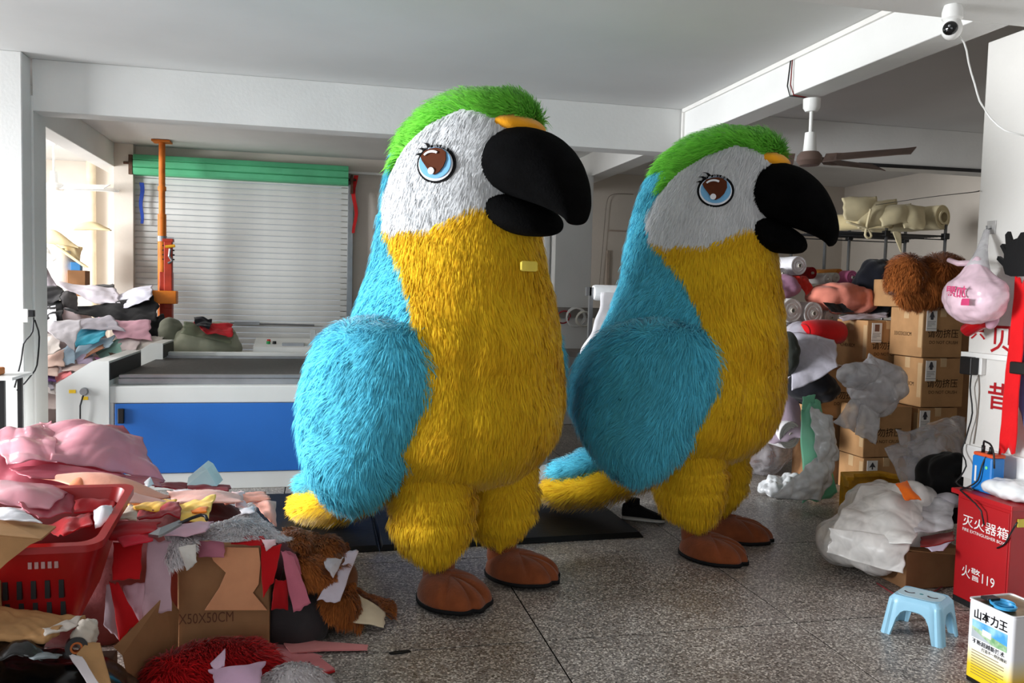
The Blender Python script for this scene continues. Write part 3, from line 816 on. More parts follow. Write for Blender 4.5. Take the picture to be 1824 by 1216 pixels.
# bed, rails
M_HONEY = mat('honeycomb_bed', (74, 72, 70), .6, .4, metal=.4, var=.2, scale=30, bump=.6, bscale=260)
G().box((-1.5, YM+.32, .70), (xR-.1, 8.5, .835)).out('honeycomb_bed', M_HONEY, mc)
for yy, nm in ((YM+.16, 'near_rail'), (8.55, 'far_rail')):
    G().box((-1.47, yy-.05, .785), (xR-.1, yy+.05, .83), bev=.004).box((-1.47, yy-.02, .83), (xR-.1, yy+.035, .855), bev=.003).out(nm, M_STEEL, mc)
G().box((-1.47, yy+.06, .80), (xR-.1, yy+.16, .885), bev=.006).out('back_cover', M_MACH, mc)
def endbox(Y0_, Y1_, uL, uR, vtop, vch, name):
    pa, pb = at(uL, vtop, Y0_), at(uR, vtop, Y0_); zt2 = pa[2]; zc = at(uL, vch, Y0_)[2]
    xl_, xr_ = pa[0], pb[0]; xc = xl_+(xr_-xl_)*.68
    poly = [(xl_, Y0_, .0), (xr_, Y0_, .0), (xr_, Y0_, zt2), (xc, Y0_, zt2), (xl_, Y0_, zc)]
    o = G().prism([(p[0], Y1_, p[2]) for p in poly][::-1] if False else poly, (0, Y1_-Y0_, 0)).out(name, M_MACH, mc)
    G().box((xr_-.01, Y0_+.02, zt2-.14), (xr_+.004, Y1_-.02, zt2-.015)).out('gantry_slot', M_BLACK, o)
    return o
eb = endbox(YM-.02, 7.7, 99, 194, 643, 684, 'end_housing')
endbox(8.35, 8.95, 222, 290, 611, 640, 'end_housing')
yl = mat('yellow_sticker', (232, 190, 40), .6)
for (u, v, w_, h_) in ((129, 697, .045, .025), (151, 709, .045, .025)):
    p = at(u, v, YM-.02); G().box((p[0]-w_/2, YM-.023, p[2]-h_/2), (p[0]+w_/2, YM-.019, p[2]+h_/2)).out('warning_sticker', yl, eb)
p = at(150, 697, YM-.02); G().lathe([(.0, -.03), (.025, -.03), (.03, -.005), (.03, 0)], (p[0], YM-.018, p[2]), 16, (0, 1, 0)).out('socket', M_STEEL, eb, .6)
G().tube([p+np.array([0, -.02, -.02]), p+np.array([-.02, -.03, -.1]), p+np.array([-.025, -.02, -.3]), p+np.array([-.02, -.02, -.62])], .006).out('cable', M_DARKSTEEL, eb, True)
# control desk
a, b = at(452, 631, 8.9), at(548, 609, 8.9)
cd = G().prism([(a[0], 8.8, .84), (a[0], 9.2, .84), (a[0], 9.2, b[2]+.02), (a[0], 8.8, b[2]-.05)], (b[0]-a[0]+.15, 0, 0)).out('control_desk', M_MACH, mc)
for k, (dx, rgb) in enumerate(((.14, (200, 40, 30)), (.14, (40, 150, 80)), (.2, (30, 30, 30)))):
    yy = 8.95+.08*(k == 0); zz = b[2]-.05+(yy-8.8)/.4*.07
    G().lathe([(.0, .028), (.018, .026), (.02, 0), (.02, -.01)], (a[0]+dx, yy, zz), 12).out('push_button', mat('button_%d' % k, rgb, .4), cd, .6)
G().box((a[0]+.28, 8.86, b[2]-.04), (a[0]+.5, 8.98, b[2]-.012)).out('keypad', M_STEEL, cd)
a = at(552, 640, 7.8); b = at(552, 586, 7.8)
G().box((a[0]+.0, 6.8, .87), (a[0]+.14, 8.5, .97), bev=.006).box((a[0]+.0, 7.75, .97), (a[0]+.05, 7.8, b[2]), bev=.004).out('gantry', M_MACH, mc)

# rubber ramp mats on the floor under and behind the parrots
def floor_mat(name, label, pts, th=.03):
    pts = [np.array(p, float) for p in pts]; c = sum(pts)/len(pts)
    inner = [c+(p-c)*.955 for p in pts]
    g = G(); n = len(pts)
    V = [(p[0], p[1], .002) for p in pts]+[(p[0], p[1], .006) for p in pts]+[(p[0], p[1], th) for p in inner]
    F = [tuple(range(n-1, -1, -1))]+[(i, (i+1) % n, (i+1) % n+n, i+n) for i in range(n)]+[(i+n, (i+1) % n+n, (i+1) % n+2*n, i+2*n) for i in range(n)]+[tuple(range(2*n, 3*n))]
    g.add(V, F); return tag(g.out(name, M_RUBBER, None, False), label, 'mat')
x_ = [-.42, .36, 1.19, 2.03]
floor_mat('rubber_mat', 'black rubber mat sticking out past the scrap pile under the near parrot tail', [(x_[0], 4.86, 0), (x_[1]-.006, 4.89, 0), (x_[1]+.0, 6.30, 0), (x_[0], 6.30, 0)])
floor_mat('rubber_mat', 'middle black rubber mat of the three, behind the near parrot legs', [(x_[1], 4.89, 0), (x_[2]-.006, 4.905, 0), (x_[2], 6.30, 0), (x_[1], 6.30, 0)])
floor_mat('rubber_mat', 'black rubber mat with sloped edge between the two parrots', [(x_[2], 4.905, 0), (x_[3], 4.93, 0), (x_[3]-.02, 6.30, 0), (x_[2], 6.30, 0)])

# black shoe of somebody standing behind the far parrot
M_SHOE = mat('black_shoe_mesh', (14, 14, 16), .8, .2, bump=.3, bscale=150)
p = atz(1152, 931); sx, sy = p[0]-.02, p[1]+.06
shoe = thing('sneaker', 'black sneaker with pale sole line behind the far parrot leg', 'shoe', (sx, sy, 0), rz=-.5)
st = [(-.13, .085, .03, .02), (-.125, .11, .0, .034), (-.09, .125, 0, .041), (-.03, .12, 0, .042), (.03, .09, 0, .045), (.09, .068, 0, .047), (.14, .052, 0, .04), (.165, .03, .01, .02)]
rings = []
for x, zt2, zb2, w_ in st:
    zb2 = max(zb2, .02); rings.append([(x, w_*math.cos(a), (zt2+zb2)/2+(zt2-zb2)/2*math.sin(a)) for a in np.linspace(0, 2*math.pi, 17)[:-1]])
G().loft(rings).out('upper', M_SHOE, shoe, True, local=True)
G().loft([[(x, w_*1.05*math.cos(a), .014+.014*math.sin(a)) for a in np.linspace(0, 2*math.pi, 17)[:-1]] for x, _, _, w_ in st]).out('sole', mat('pale_sole', (190, 190, 186), .6), shoe, True, local=True)
G().loft([[(-.06+.05*math.cos(a), .04*math.sin(a), z) for a in np.linspace(0, 2*math.pi, 17)[:-1]] for z in (.09, .13, .15)]).out('collar', M_SHOE, shoe, True, local=True)

# ------------------------------------------------------------------ ceiling fans
M_BLADE = mat('fan_blade_brown', (112, 92, 84), .5, .35, var=.1)
def ceiling_fan(label, x, y, ztop, zhub, rblade, angs, blade_mat, metal, motor=None, rm=.12):
    t = thing('ceiling_fan', label, 'fan', (x, y, zhub), group='ceiling fans')
    G().lathe([(.0, ztop), (.058, ztop), (.056, ztop-.06), (.04, ztop-.085), (.0, ztop-.085)], (x, y, 0), 20).out('ceiling_cup', metal, t, .6)
    G().tube([(x, y, ztop+.01), (x, y, zhub+.1)], .013, 10).out('down_rod', metal, t, True)
    G().lathe([(.0, zhub+.16), (.036, zhub+.16), (.045, zhub+.03), (.0, zhub+.03)], (x, y, 0), 20).out('lower_cup', metal, t, .6)
    G().lathe([(.0, zhub+.03), (.06, zhub+.03), (rm*.95, zhub+.005), (rm, zhub-.03), (rm*.75, zhub-.06), (.0, zhub-.065)], (x, y, 0), 24).out('motor', motor or metal, t, .6)
    for a in angs:
        ca, sa = math.cos(a), math.sin(a); rows = []
        for r, w_ in ((.10, .03), (.17, .035), (.2, .055), (rblade*.9, .075), (rblade, .06)):
            rows.append([(x+ca*r-sa*q*w_, y+sa*r+ca*q*w_, zhub-.02+dz+q*.03) for q, dz in ((-1, 0), (1, 0), (1, .006), (-1, .006))])
        G().loft(rows).out('blade', blade_mat, t)
    return t
fx, fy = 3.23, 5.15
_t1, _t2 = atz(1620, 268, 2.5), atz(1585, 300, 2.5)
_a1, _a2 = math.atan2(_t1[1]-fy, _t1[0]-fx), math.atan2(_t2[1]-fy, _t2[0]-fx)
f1 = ceiling_fan('white and brown ceiling fan hanging from the beam above the far parrot', fx, fy, 2.90, 2.515, .66, (_a1, _a2, (_a1+_a2)/2+math.pi), M_BLADE, M_WHITE, M_BLADE, .085)
G().tube([(3.105, 5.23, 3.17), (3.10, 5.25, 3.0), (3.11, 5.23, 2.93), (3.17, 5.18, 2.915), (3.22, 5.15, 2.905)], .005).out('wire', M_BLACK, f1, True)
G().tube([(3.105, 5.21, 3.17), (3.10, 5.21, 3.0), (3.12, 5.2, 2.93), (3.2, 5.16, 2.91)], .004).out('wire', mat('red_wire', (120, 30, 30), .5), f1, True)
ceiling_fan('white ceiling fan in the sunlit bay over the fabric heap', -3.05, 10.8, 3.2, 2.66, .70, (math.radians(5), math.radians(-24), math.radians(150)), M_WHITE, M_WHITE)

# ------------------------------------------------------------------ services on walls and far column
def cable(name, label, pts, r, material, cat='cable', smooth=3):
    pts = [np.array(p, float) for p in pts]; k = np.arange(len(pts)); tt = np.linspace(0, len(pts)-1, (len(pts)-1)*smooth+1)
    A = np.array(pts); Q = np.stack([cat1(k, A[:, i], tt) for i in range(3)], 1)
    return tag(G().tube(list(Q), r, 6).out(name, material, None, True), label, cat)
p0, p1 = at(160, 225, 12.55), at(160, 520, 12.55)
tag(G().tube([(p0[0], 12.6, 0), (p0[0], 12.6, 3.19)], .06, 14).out('drain_pipe', mat('cream_pipe', (226, 212, 186), .5), None, .7), 'cream drain pipe on the far wall of the sunlit bay', 'pipe')
p0 = at(985, 450, 9.6)
tag(G().tube([(p0[0]-.09, 9.6, 0), (p0[0]-.09, 9.6, 2.9)], .05, 14).out('drain_pipe', M_WHITE, None, .7), 'white drain pipe beside the far column between the parrots', 'pipe')
cable('wall_cable', 'thin looping cable stapled to the wall between the parrots', [at(u, v, 10.96) for u, v in ((1128, 346), (1100, 345), (1085, 350), (1080, 365), (1075, 420), (1068, 500), (1066, 520))], .006, mat('grey_cable', (150, 140, 130), .6))
structure('trim_3', G().box((at(1084, 400, 10.96)[0], 10.97, 0), (at(1088, 400, 10.96)[0], 11.0, 2.15)).box((at(1086, 400, 10.96)[0], 10.97, at(1100, 412, 10.96)[2]), (at(1120, 412, 10.96)[0]+.4, 11.0, at(1100, 412, 10.96)[2]+.02)), mat('wall_batten', (176, 160, 146), .7))
# white fabric roll on a stand between the parrots
Yr = 7.6
a, b = at(1056, 521, Yr), at(1130, 523, Yr)
rk = thing('roll_stand', 'steel stand carrying a fat white fabric roll between the parrots', 'stand', (b[0], Yr, 0))
for x in (a[0]-.02, a[0]+.95):
    G().box((x-.018, Yr-.02, 0), (x+.018, Yr+.02, a[2]+.05)).box((x-.05, Yr-.02, a[2]-.03), (x, Yr+.02, a[2]+.05)).out('upright', M_STEEL, rk)
G().box((a[0]-.02, Yr-.015, .3), (a[0]+.95, Yr+.015, .33)).out('crossbar', M_STEEL, rk)
rl_ = thing('fabric_roll', 'bright white fabric roll lying on the steel stand', 'fabric roll', (b[0], Yr, a[2]-.07))
G().lathe([(.02, 0), (.068, .004), (.075, .02), (.075, .93), (.07, .95), (.02, .95)], a, 22, (1, 0, 0)).out('winding', fab((240, 242, 244)), rl_, .7)
G().tube([a-np.array([.05, 0, 0]), a+np.array([1.0, 0, 0])], .018).out('core_rod', M_STEEL, rl_, .7)
cloth('white_cloth', 'white cloth running down from the roll behind the far parrot', 'fabric', [a+np.array([.08, -.075, 0]), a+np.array([.9, -.075, 0]), at(1045, 655, 7.1)+np.array([.9, 0, 0]), at(1028, 655, 7.1)], fab((238, 236, 240)), seed=3, amp=.02, freq=6, sag=(0, -.05, -.05))
# coiled hoses and small table behind
sr = mat('red_hose', (176, 36, 48), .4)
def coil(name, label, c, r, material, turns=3, cat='hose'):
    pts = []
    for i in range(turns*16+1):
        a = 2*math.pi*i/16; rr = r*(1+.06*math.sin(i*.9)); pts.append((c[0]+rr*math.cos(a), c[1]+.004*i/turns, c[2]+rr*math.sin(a)))
    return tag(G().tube(pts, .008, 6).out(name, material, None, True), label, cat)
bd = at(1018, 558, 9.38)
tag(G().box((bd[0]-.25, 9.36, bd[2]-.05), (bd[0]+.6, 9.4, bd[2]+.07)).box((bd[0]-.15, 9.34, bd[2]), (bd[0]-.13, 9.36, bd[2]+.04)).out('hook_board', mat('grey_board', (150, 145, 140), .7), None), 'grey hook board on the far column carrying coiled hoses', 'board')
coil('red_hose', 'thin red hose looped on the far column board', at(1005, 565, 9.3), .075, sr, 1)
coil('white_hose', 'white cable coil hanging on the far column board', at(1027, 565, 9.24), .11, M_WHITE, 3)
coil('white_hose', 'tangled pale wire coil, right one on the far column board', at(1041, 568, 9.18), .085, mat('pale_wire', (214, 210, 200), .5), 4)
# work table top glimpsed between the parrots
a = at(1010, 628, 8.9)
tb = thing('work_table', 'grey edged work table glimpsed between the parrots', 'table', (a[0]+.2, 9.0, 0))
G().box((a[0]-.15, 8.85, a[2]-.04), (a[0]+.9, 9.3, a[2]+.02)).out('table_top', mat('table_top_grey', (120, 112, 106), .6), tb)
for dx in (-.1, .85): G().box((a[0]+dx-.02, 8.9, 0), (a[0]+dx+.02, 8.94, a[2]-.04)).out('leg', M_DARKSTEEL, tb)

# switch box and wiring on the left column, black stand at the picture edge
sb = thing('wall_switch', 'white switch box with black plug on the left column', 'switch', (-2.14, 6.8, at(50, 570, 6.78)[2]))
p = at(44, 562, 6.79); G().box((p[0]-.03, 6.77, p[2]-.05), (p[0]+.03, 6.81, p[2]+.05), bev=.006).out('switch_body', M_WHITE, sb)
p = at(57, 558, 6.79); G().box((p[0]-.02, 6.76, p[2]-.025), (p[0]+.02, 6.8, p[2]+.025), bev=.004).out('plug', M_BLACK, sb)
cable('power_cable', 'dark cable running down the left column from the switch box', [at(u, v, 6.76) for u, v in ((60, 565), (58, 590), (42, 612), (38, 640), (32, 665), (26, 690))], .006, M_DARKSTEEL)
cable('power_cable', 'slack grey cable crossing the left column corner', [at(u, v, Y) for u, v, Y in ((62, 570, 6.80), (70, 600, 6.9), (66, 650, 6.85), (50, 675, 6.79), (30, 695, 6.79))], .006, M_DARKSTEEL)
q = at(12, 690, 6.3)
ss = thing('metal_stand', 'small black metal stand with white top at the left column', 'stand', (q[0], 6.3, 0))
zt2 = at(10, 672, 6.3)[2]
G().box((q[0]-.35, 6.1, zt2), (q[0]+.1, 6.5, zt2+.02)).out('stand_top', M_WHITE, ss)
for dx, dy in ((.03, 6.13), (.03, 6.47), (-.32, 6.13), (-.32, 6.47)):
    G().box((q[0]+dx-.015, dy-.015, 0), (q[0]+dx+.015, dy+.015, zt2)).out('leg', M_BLACK, ss)
G().box((q[0]-.33, 6.13, zt2-.12), (q[0]+.03, 6.16, zt2-.09)).out('rail', M_BLACK, ss)
tag(G().box((q[0]-.2, 6.2, zt2+.02), (q[0]-.02, 6.34, zt2+.07), bev=.01).out('orange_case', mat('orange_case', (226, 130, 50), .5), None), 'small orange case on the black metal stand', 'case')

# ------------------------------------------------------------------ fabric heap in the bay behind the cutter
blob('fabric_heap', 'compacted mass of pale offcuts under the loose pieces behind the cutter', 'fabric heap', (-2.95, 10.05, .32), (.72, .78, .98), fab((190, 172, 172)), seed=5, amp=.07, freq=7, kind='stuff')
def c2(x, y, Y): return at(x/3.2, 400+y/3.2, Y)
HEAP = [
 ([(320, 335), (640, 372), (668, 440), (540, 442)], 9.75, (214, 206, 214), 'long lavender sheet over the top of the heap', .02),
 ([(668, 405), (858, 352), (842, 425), (700, 475)], 9.65, (206, 204, 216), 'pale lilac sheet with raised corner by the orange prop', .02),
 ([(405, 485), (850, 425), (875, 545), (640, 548)], 9.5, (20, 19, 21), 'black fleece spread under the lilac sheet', .03),
 ([(815, 540), (930, 528), (968, 655), (850, 645)], 9.3, (18, 18, 20), 'black fleece end drooping toward the sack', .03),
 ([(520, 362), (640, 343), (645, 392), (540, 395)], 9.95, (26, 25, 27), 'black scrap peeking over the lavender sheet', .02),
 ([(345, 380), (430, 400), (440, 480), (360, 470)], 9.65, (70, 66, 68), 'charcoal scrap hanging at the heap top', .02),
 ([(440, 545), (620, 530), (690, 600), (470, 592)], 9.2, (182, 176, 186), 'folded grey lilac stack in the heap middle', .02),
 ([(595, 545), (835, 560), (845, 645), (680, 642)], 9.15, (226, 172, 188), 'folded rose pink cloth in the heap middle', .02),
 ([(420, 600), (615, 588), (560, 665), (440, 685)], 9.05, (66, 172, 200), 'turquoise crumpled cloth in the heap', .03),
 ([(460, 680), (650, 638), (610, 695), (430, 770)], 9.0, (184, 208, 224), 'pale blue strip below the turquoise cloth', .02),
 ([(530, 700), (692, 662), (695, 755), (600, 770)], 8.95, (160, 206, 192), 'mint green bundle low in the heap', .03),
 ([(672, 640), (805, 650), (770, 705), (700, 715)], 9.0, (220, 204, 204), 'blush scrap beside the mint bundle', .02),
 ([(770, 650), (930, 640), (900, 680), (740, 720)], 9.05, (206, 198, 190), 'beige cloth just behind the cutter end', .02),
 ([(207, 560), (445, 560), (412, 695), (330, 645)], 9.0, (226, 220, 226), 'big white sheet on the near slope of the heap', .02),
 ([(205, 640), (332, 640), (335, 705), (240, 755)], 8.9, (228, 218, 212), 'ivory sheet beside the left column', .02),
 ([(355, 715), (422, 688), (424, 785), (350, 795)], 8.85, (172, 198, 218), 'sky blue piece standing in the heap', .02),
 ([(238, 765), (357, 728), (358, 803), (260, 806)], 8.8, (228, 196, 182), 'peach square in the heap', .015),
 ([(430, 765), (565, 690), (585, 705), (440, 785)], 8.92, (150, 96, 62), 'brown strip poking from the heap', .01),
 ([(436, 742), (522, 718), (524, 785), (450, 790)], 8.86, (196, 178, 206), 'pale violet folded piece', .015),
 ([(555, 768), (702, 790), (715, 832), (640, 855)], 8.6, (206, 132, 188), 'orchid pink cloth tucked behind the cutter end', .02),
 ([(316, 865), (380, 828), (405, 850), (330, 895)], 8.6, (228, 118, 122), 'coral pink scrap low in the heap', .015),
 ([(212, 838), (292, 838), (316, 892), (240, 885)], 8.6, (106, 66, 138), 'purple scrap by the left column', .015),
 ([(218, 912), (290, 888), (302, 930), (255, 948)], 8.5, (142, 136, 148), 'grey scrap by the left column', .01),
 ([(350, 790), (495, 778), (470, 825), (370, 835)], 8.7, (222, 198, 192), 'cream folded sheet above the coral scrap', .02),
 ([(208, 795), (322, 805), (325, 862), (208, 850)], 8.65, (218, 190, 178), 'dusty pink sheet low by the left column', .02),
 ([(212, 955), (312, 935), (316, 1040), (210, 1030)], 8.35, (220, 202, 198), 'pale blush sheet at the foot of the heap', .02),
 ([(205, 885), (312, 900), (312, 960), (205, 950)], 8.45, (214, 206, 204), 'off white layers at the foot of the heap', .02),
 ([(205, 335), (345, 362), (335, 425), (210, 440)], 9.55, (32, 30, 33), 'black and white scrap high by the left column', .03),
 ([(210, 468), (345, 438), (352, 545), (230, 552)], 9.35, (28, 26, 28), 'black fleece lump beside the left column', .04),
 ([(262, 470), (312, 458), (318, 540), (275, 545)], 9.28, (226, 224, 230), 'white scrap lying over the black fleece lump', .02),
 ([(195, 100), (240, 105), (315, 200), (205, 200)], 9.9, (232, 226, 218), 'white plastic sack high by the left column', .03),
 ([(205, 200), (245, 210), (330, 380), (210, 340)], 9.8, (150, 140, 146), 'grey striped sacking beside the left column', .03),
 ([(630, 735), (720, 735), (715, 790), (650, 790)], 8.75, (110, 76, 52), 'brown cardboard scrap behind the cutter end', .01),
]
for i, (q, Y, rgb, lab, am) in enumerate(HEAP):
    qx = sum(x for x, y in q)/4; qy = sum(y for x, y in q)/4
    q = [(max(198, qx+(x-qx)*1.18), qy+(y-qy)*1.22) for x, y in q]
    pts = [c2(x, y, Y+dy) for (x, y), dy in zip(q, (.22, .18, -.14, -.1))]
    cloth('fabric_offcut', lab, 'fabric', pts, fab(rgb), seed=20+i, amp=am, freq=11, n=16, bulge=.015, group='offcuts on the heap behind the cutter', ragged=.03)
FOAM = fab((238, 220, 176), trans=.25)
for i, (q, Y, lab) in enumerate([([(200, 10), (330, 40), (460, 130), (250, 95)], 10.3, 'curled yellow foam sheet on top of the heap'),
      ([(330, 110), (470, 120), (455, 200), (420, 190)], 10.25, 'bent foam flap above the white roll'), ([(245, 90), (270, 88), (500, 235), (485, 245)], 10.15, 'long narrow foam strip slanting over the heap'),
      ([(395, 15), (620, 18), (630, 26), (420, 30)], 10.4, 'thin foam strip sticking out level')]):
    cloth('foam_sheet', lab, 'foam', [c2(x, y, Y+dy) for (x, y), dy in zip(q, (.2, .2, -.1, -.1))], FOAM, seed=70+i, amp=.02, freq=6, n=14, bulge=.08, th=.012, sharp=False)
a, b = c2(360, 150, 10.35), c2(355, 345, 10.35)
rl2 = thing('fabric_roll', 'upright white roll standing in the heap by the window bay', 'fabric roll', b)
G().lathe([(.03, 0), (.17, .0), (.18, .03), (.18, a[2]-b[2]-.03), (.165, a[2]-b[2]), (.03, a[2]-b[2])], b, 24).out('winding', fab((232, 222, 212)), rl2, .7)
G().lathe([(.03, 0), (.03, a[2]-b[2]+.03), (.022, a[2]-b[2]+.03), (.022, 0)], b, 14).out('core_tube', M_CORE, rl2, .7)
p = c2(437, 250, 10.2); bx_ = G().box((p[0]-.05, 10.15, p[2]-.07), (p[0]+.05, 10.25, p[2]+.07), bev=.004).out('small_pack', mat('pack_blue', (60, 130, 190), .5), None); tag(bx_, 'small blue and white pack beside the upright roll', 'pack')
p = c2(450, 305, 10.2); tag(G().box((p[0]-.09, 10.1, p[2]-.2), (p[0]+.09, 10.3, p[2]+.085), bev=.004).out('small_carton', mat('carton_dark', (140, 98, 62), .8), None), 'small brown carton under the blue pack', 'box')
# olive sack
p = at(362, 632, 9.15)
sk = thing('woven_sack', 'olive green woven sack stuffed with cloth behind the cutter', 'sack', (p[0], 9.3, p[2]-.25))
blob('sack_body', None, None, (p[0], 9.3, p[2]+.08), (.36, .3, .24), fab((172, 174, 152), rough=.6), seed=41, amp=.04, freq=9, parent=sk, nu=48)
cloth('sack_mouth', None, None, [at(330, 572, 9.1), at(416, 592, 9.1), at(412, 612, 8.96), at(322, 594, 8.96)], fab((128, 134, 110), rough=.6), seed=42, amp=.02, parent=sk)
cloth('fabric_offcut', 'red and black cloth spilling from the olive sack', 'fabric', [at(345, 574, 9.1), at(414, 580, 9.1), at(414, 600, 8.92), at(366, 592, 8.92)], fab((206, 44, 52)), seed=43, amp=.035, freq=16)
cloth('fabric_offcut', 'black cloth in the mouth of the olive sack', 'fabric', [at(345, 566, 9.12), at(378, 570, 9.12), at(374, 586, 8.9), at(350, 584, 8.9)], fab((26, 26, 34)), seed=44, amp=.03, freq=16)
tag(blob('cloth_bundle', None, None, at(305, 590, 9.25), (.12, .12, .14), fab((120, 122, 106)), seed=45, amp=.02), 'dull green bundle between the black fleece and the olive sack', 'bundle')
# scraps on the floor beside the left column
p = atz(85, 765, .0)
tag(G().box((p[0]-.25, 7.9, 0), (p[0]+.2, 8.3, .35), bev=.004).out('floor_carton', mat('carton_brown', (186, 146, 104), .8), None), 'brown carton on the floor between the left column and the cutter', 'box')
cloth('white_scrap', 'white paper scraps lying between the left column and the cutter', 'scrap', [np.array([p[0]-.2, 8.25, .37]), np.array([p[0]+.18, 8.25, .37]), np.array([p[0]+.18, 7.93, .37]), np.array([p[0]-.2, 7.93, .37])], fab((226, 230, 236)), seed=46, amp=.03, freq=14)
# ------------------------------------------------------------------ right side: shelves, cartons, bags
M_CARTON = mat('carton', (176, 134, 92), .8, .2, var=.07, scale=7, bump=.1, bscale=30)
M_CARTON2 = mat('carton_dark_kraft', (150, 110, 76), .8, .2, var=.08, scale=6, bump=.1, bscale=30)
M_TAPE = mat('packing_tape', (196, 164, 124), .25, .5, var=.05)
M_INK = mat('carton_ink', (52, 38, 28), .9, .1)
M_PAPER = mat('label_paper', (226, 224, 222), .7, .2, var=.02)
M_INKG = mat('label_ink', (70, 68, 72), .9, .1)
FILM = film('clear_poly_film', (222, 220, 224), .38)
FILMC = film('clearer_poly_film', (206, 202, 206), .60)
FILMW = film('milky_poly_film', (236, 233, 230), .14, rough=.16)

def carton(label, x, y, z, sx, sy, sz, left_text=None, front=True, lab=None, rz=0.0, m=None, tsize=.045, cn=True):
    """box whose near vertical edge stands at (x, y): -X face and -Y face are the ones in view"""
    t = thing('carton', label, 'box', (x+sx/2, y+sy/2, z), group='brown shipping cartons')
    m = m or M_CARTON
    b = G().box((x, y, z+.001), (x+sx, y+sy, z+sz-.001), bev=.006).out('carton_body', m, t)
    g = G().box((x+sx/2-.028, y-.0015, z+sz-.07), (x+sx/2+.028, y+sy+.0015, z+sz+.0008)); g.out('tape', M_TAPE, t)
    g = G().box((x-.0015, y+sy/2-.03, z+sz-.09), (x+.001, y+sy/2+.03, z+sz-.002)).out('tape', M_TAPE, t)
    G().box((x-.0015, y+.002, z+sz*.2), (x+.0015, y+.05, z+sz*.9)).out('tape', M_TAPE, t)
    if left_text: text(left_text, tsize, (x-.001, y+sy*.86, z+sz*.42), (0, -1, 0), (0, 0, 1), M_INK, t, 'size_print', xs=.8)
    if front and cn:
        text('请勿挤压', .075, (x+sx*.12, y-.001, z+sz*.42), (1, 0, 0), (0, 0, 1), M_INK, t, 'warning_print', bold=.005, xs=.98)
        text('DO NOT CRUSH', .036, (x+sx*.17, y-.001, z+sz*.28), (1, 0, 0), (0, 0, 1), M_INK, t, 'warning_print', xs=1.0)
    if lab:
        lx, kind = lab; lw, lh = .095, .165; x0 = x+sx*lx; z1 = z+sz-.02
        l = G().box((x0, y-.004, z1-lh), (x0+lw, y-.001, z1)).out('paper_label', M_PAPER, t)
        c = (x0+lw/2, z1-.042)
        if kind == 'arrow':
            poly = [(-.006, -.03), (.006, -.03), (.006, -.008), (.03, -.014), (.0, .03), (-.03, -.014), (-.006, -.008)]
        elif kind == 'bird':
            poly = [(-.012, -.032), (.012, -.032), (.016, -.006), (.028, -.018), (.014, .012), (.009, .03), (0, .034), (-.009, .03), (-.014, .012), (-.028, -.018), (-.016, -.006)]
        else:
            poly = [(-.022, -.03), (.022, -.03), (.022, .03), (-.022, .03)]
        G().prism([(c[0]+a, y-.0045, c[1]+b_) for a, b_ in poly], (0, -.0006, 0)).out('label_picture', M_INKG if kind != 'photo' else mat('label_photo', (120, 84, 70), .6), l)
        for k in range(4):
            zz = z1-.088-k*.012; w_ = lw*(.8, .7, .75, .4)[k]
            G().box((x0+lw*.1, y-.0046, zz-.002), (x0+lw*.1+w_, y-.004, zz+.001)).out('label_line', M_INKG, l)
        G().box((x0, y-.0046, z1-lh+.018), (x0+lw, y-.004, z1-lh+.021)).out('label_line', M_INKG, l)
    return t
XA = at(1643, 600, 5.8)[0]; XC = at(1538.6, 770, 5.8)[0]
carton('taped carton on top of the right stack, under the brown fur, label at its corner', XA, 5.8, 1.10, .375, .395, .40, '33X33X33CM', lab=(.08, 'bird'))
carton('carton second from the top of the right stack with a bird picture label', XA+.015, 5.8, .695, .395, .35, .40, '33X33X33CM', lab=(.08, 'bird'))
carton('carton third from the top of the right stack, half behind the clear bag', XA+.0, 5.8, .295, .37, .35, .395, None, lab=(.04, 'bird'), cn=False)
carton('lowest carton of the right stack', XA+.0, 5.8, 0, .38, .36, .29, None, front=False)
carton('carton with an up arrow label between the plastic bag and the yellow stool', XC, 5.8, .295, .435, .315, .41, None, lab=(.10, 'arrow'))
carton('lowest carton behind the yellow stool with an up arrow label', XC+.01, 5.8, 0, .42, .32, .29, None, lab=(.08, 'arrow'), cn=False)
XL_ = at(1544, 610, 6.2)[0]; XE = at(1462, 700, 6.15)[0]
carton('carton with a photo label standing left of the tallest stack', XL_, 6.2, .97, .42, .43, .41, '42X40X40CM', lab=(.1, 'photo'))
te = carton('carton with big black lettering under the photo label carton', XE, 6.15, .555, .74, .42, .41, None, lab=None)
carton('bottom carton behind the mint green bag', XE+.02, 6.15, 0, .70, .42, .55, None, front=False, m=M_CARTON2)
carton('carton squeezed behind the top carton, dark side showing by the column', XA+.40, 6.0, 0, .28, .5, 1.38, None, front=False, m=M_CARTON2)
# plain carton holding the brown fur on top of the stack
fb = at(1660, 490, 6.1)
carton('carton behind the brown fur on the top shelf of boxes', at(1601, 545, 6.25)[0], 6.25, 1.5, .5, .35, .24, None, front=False)
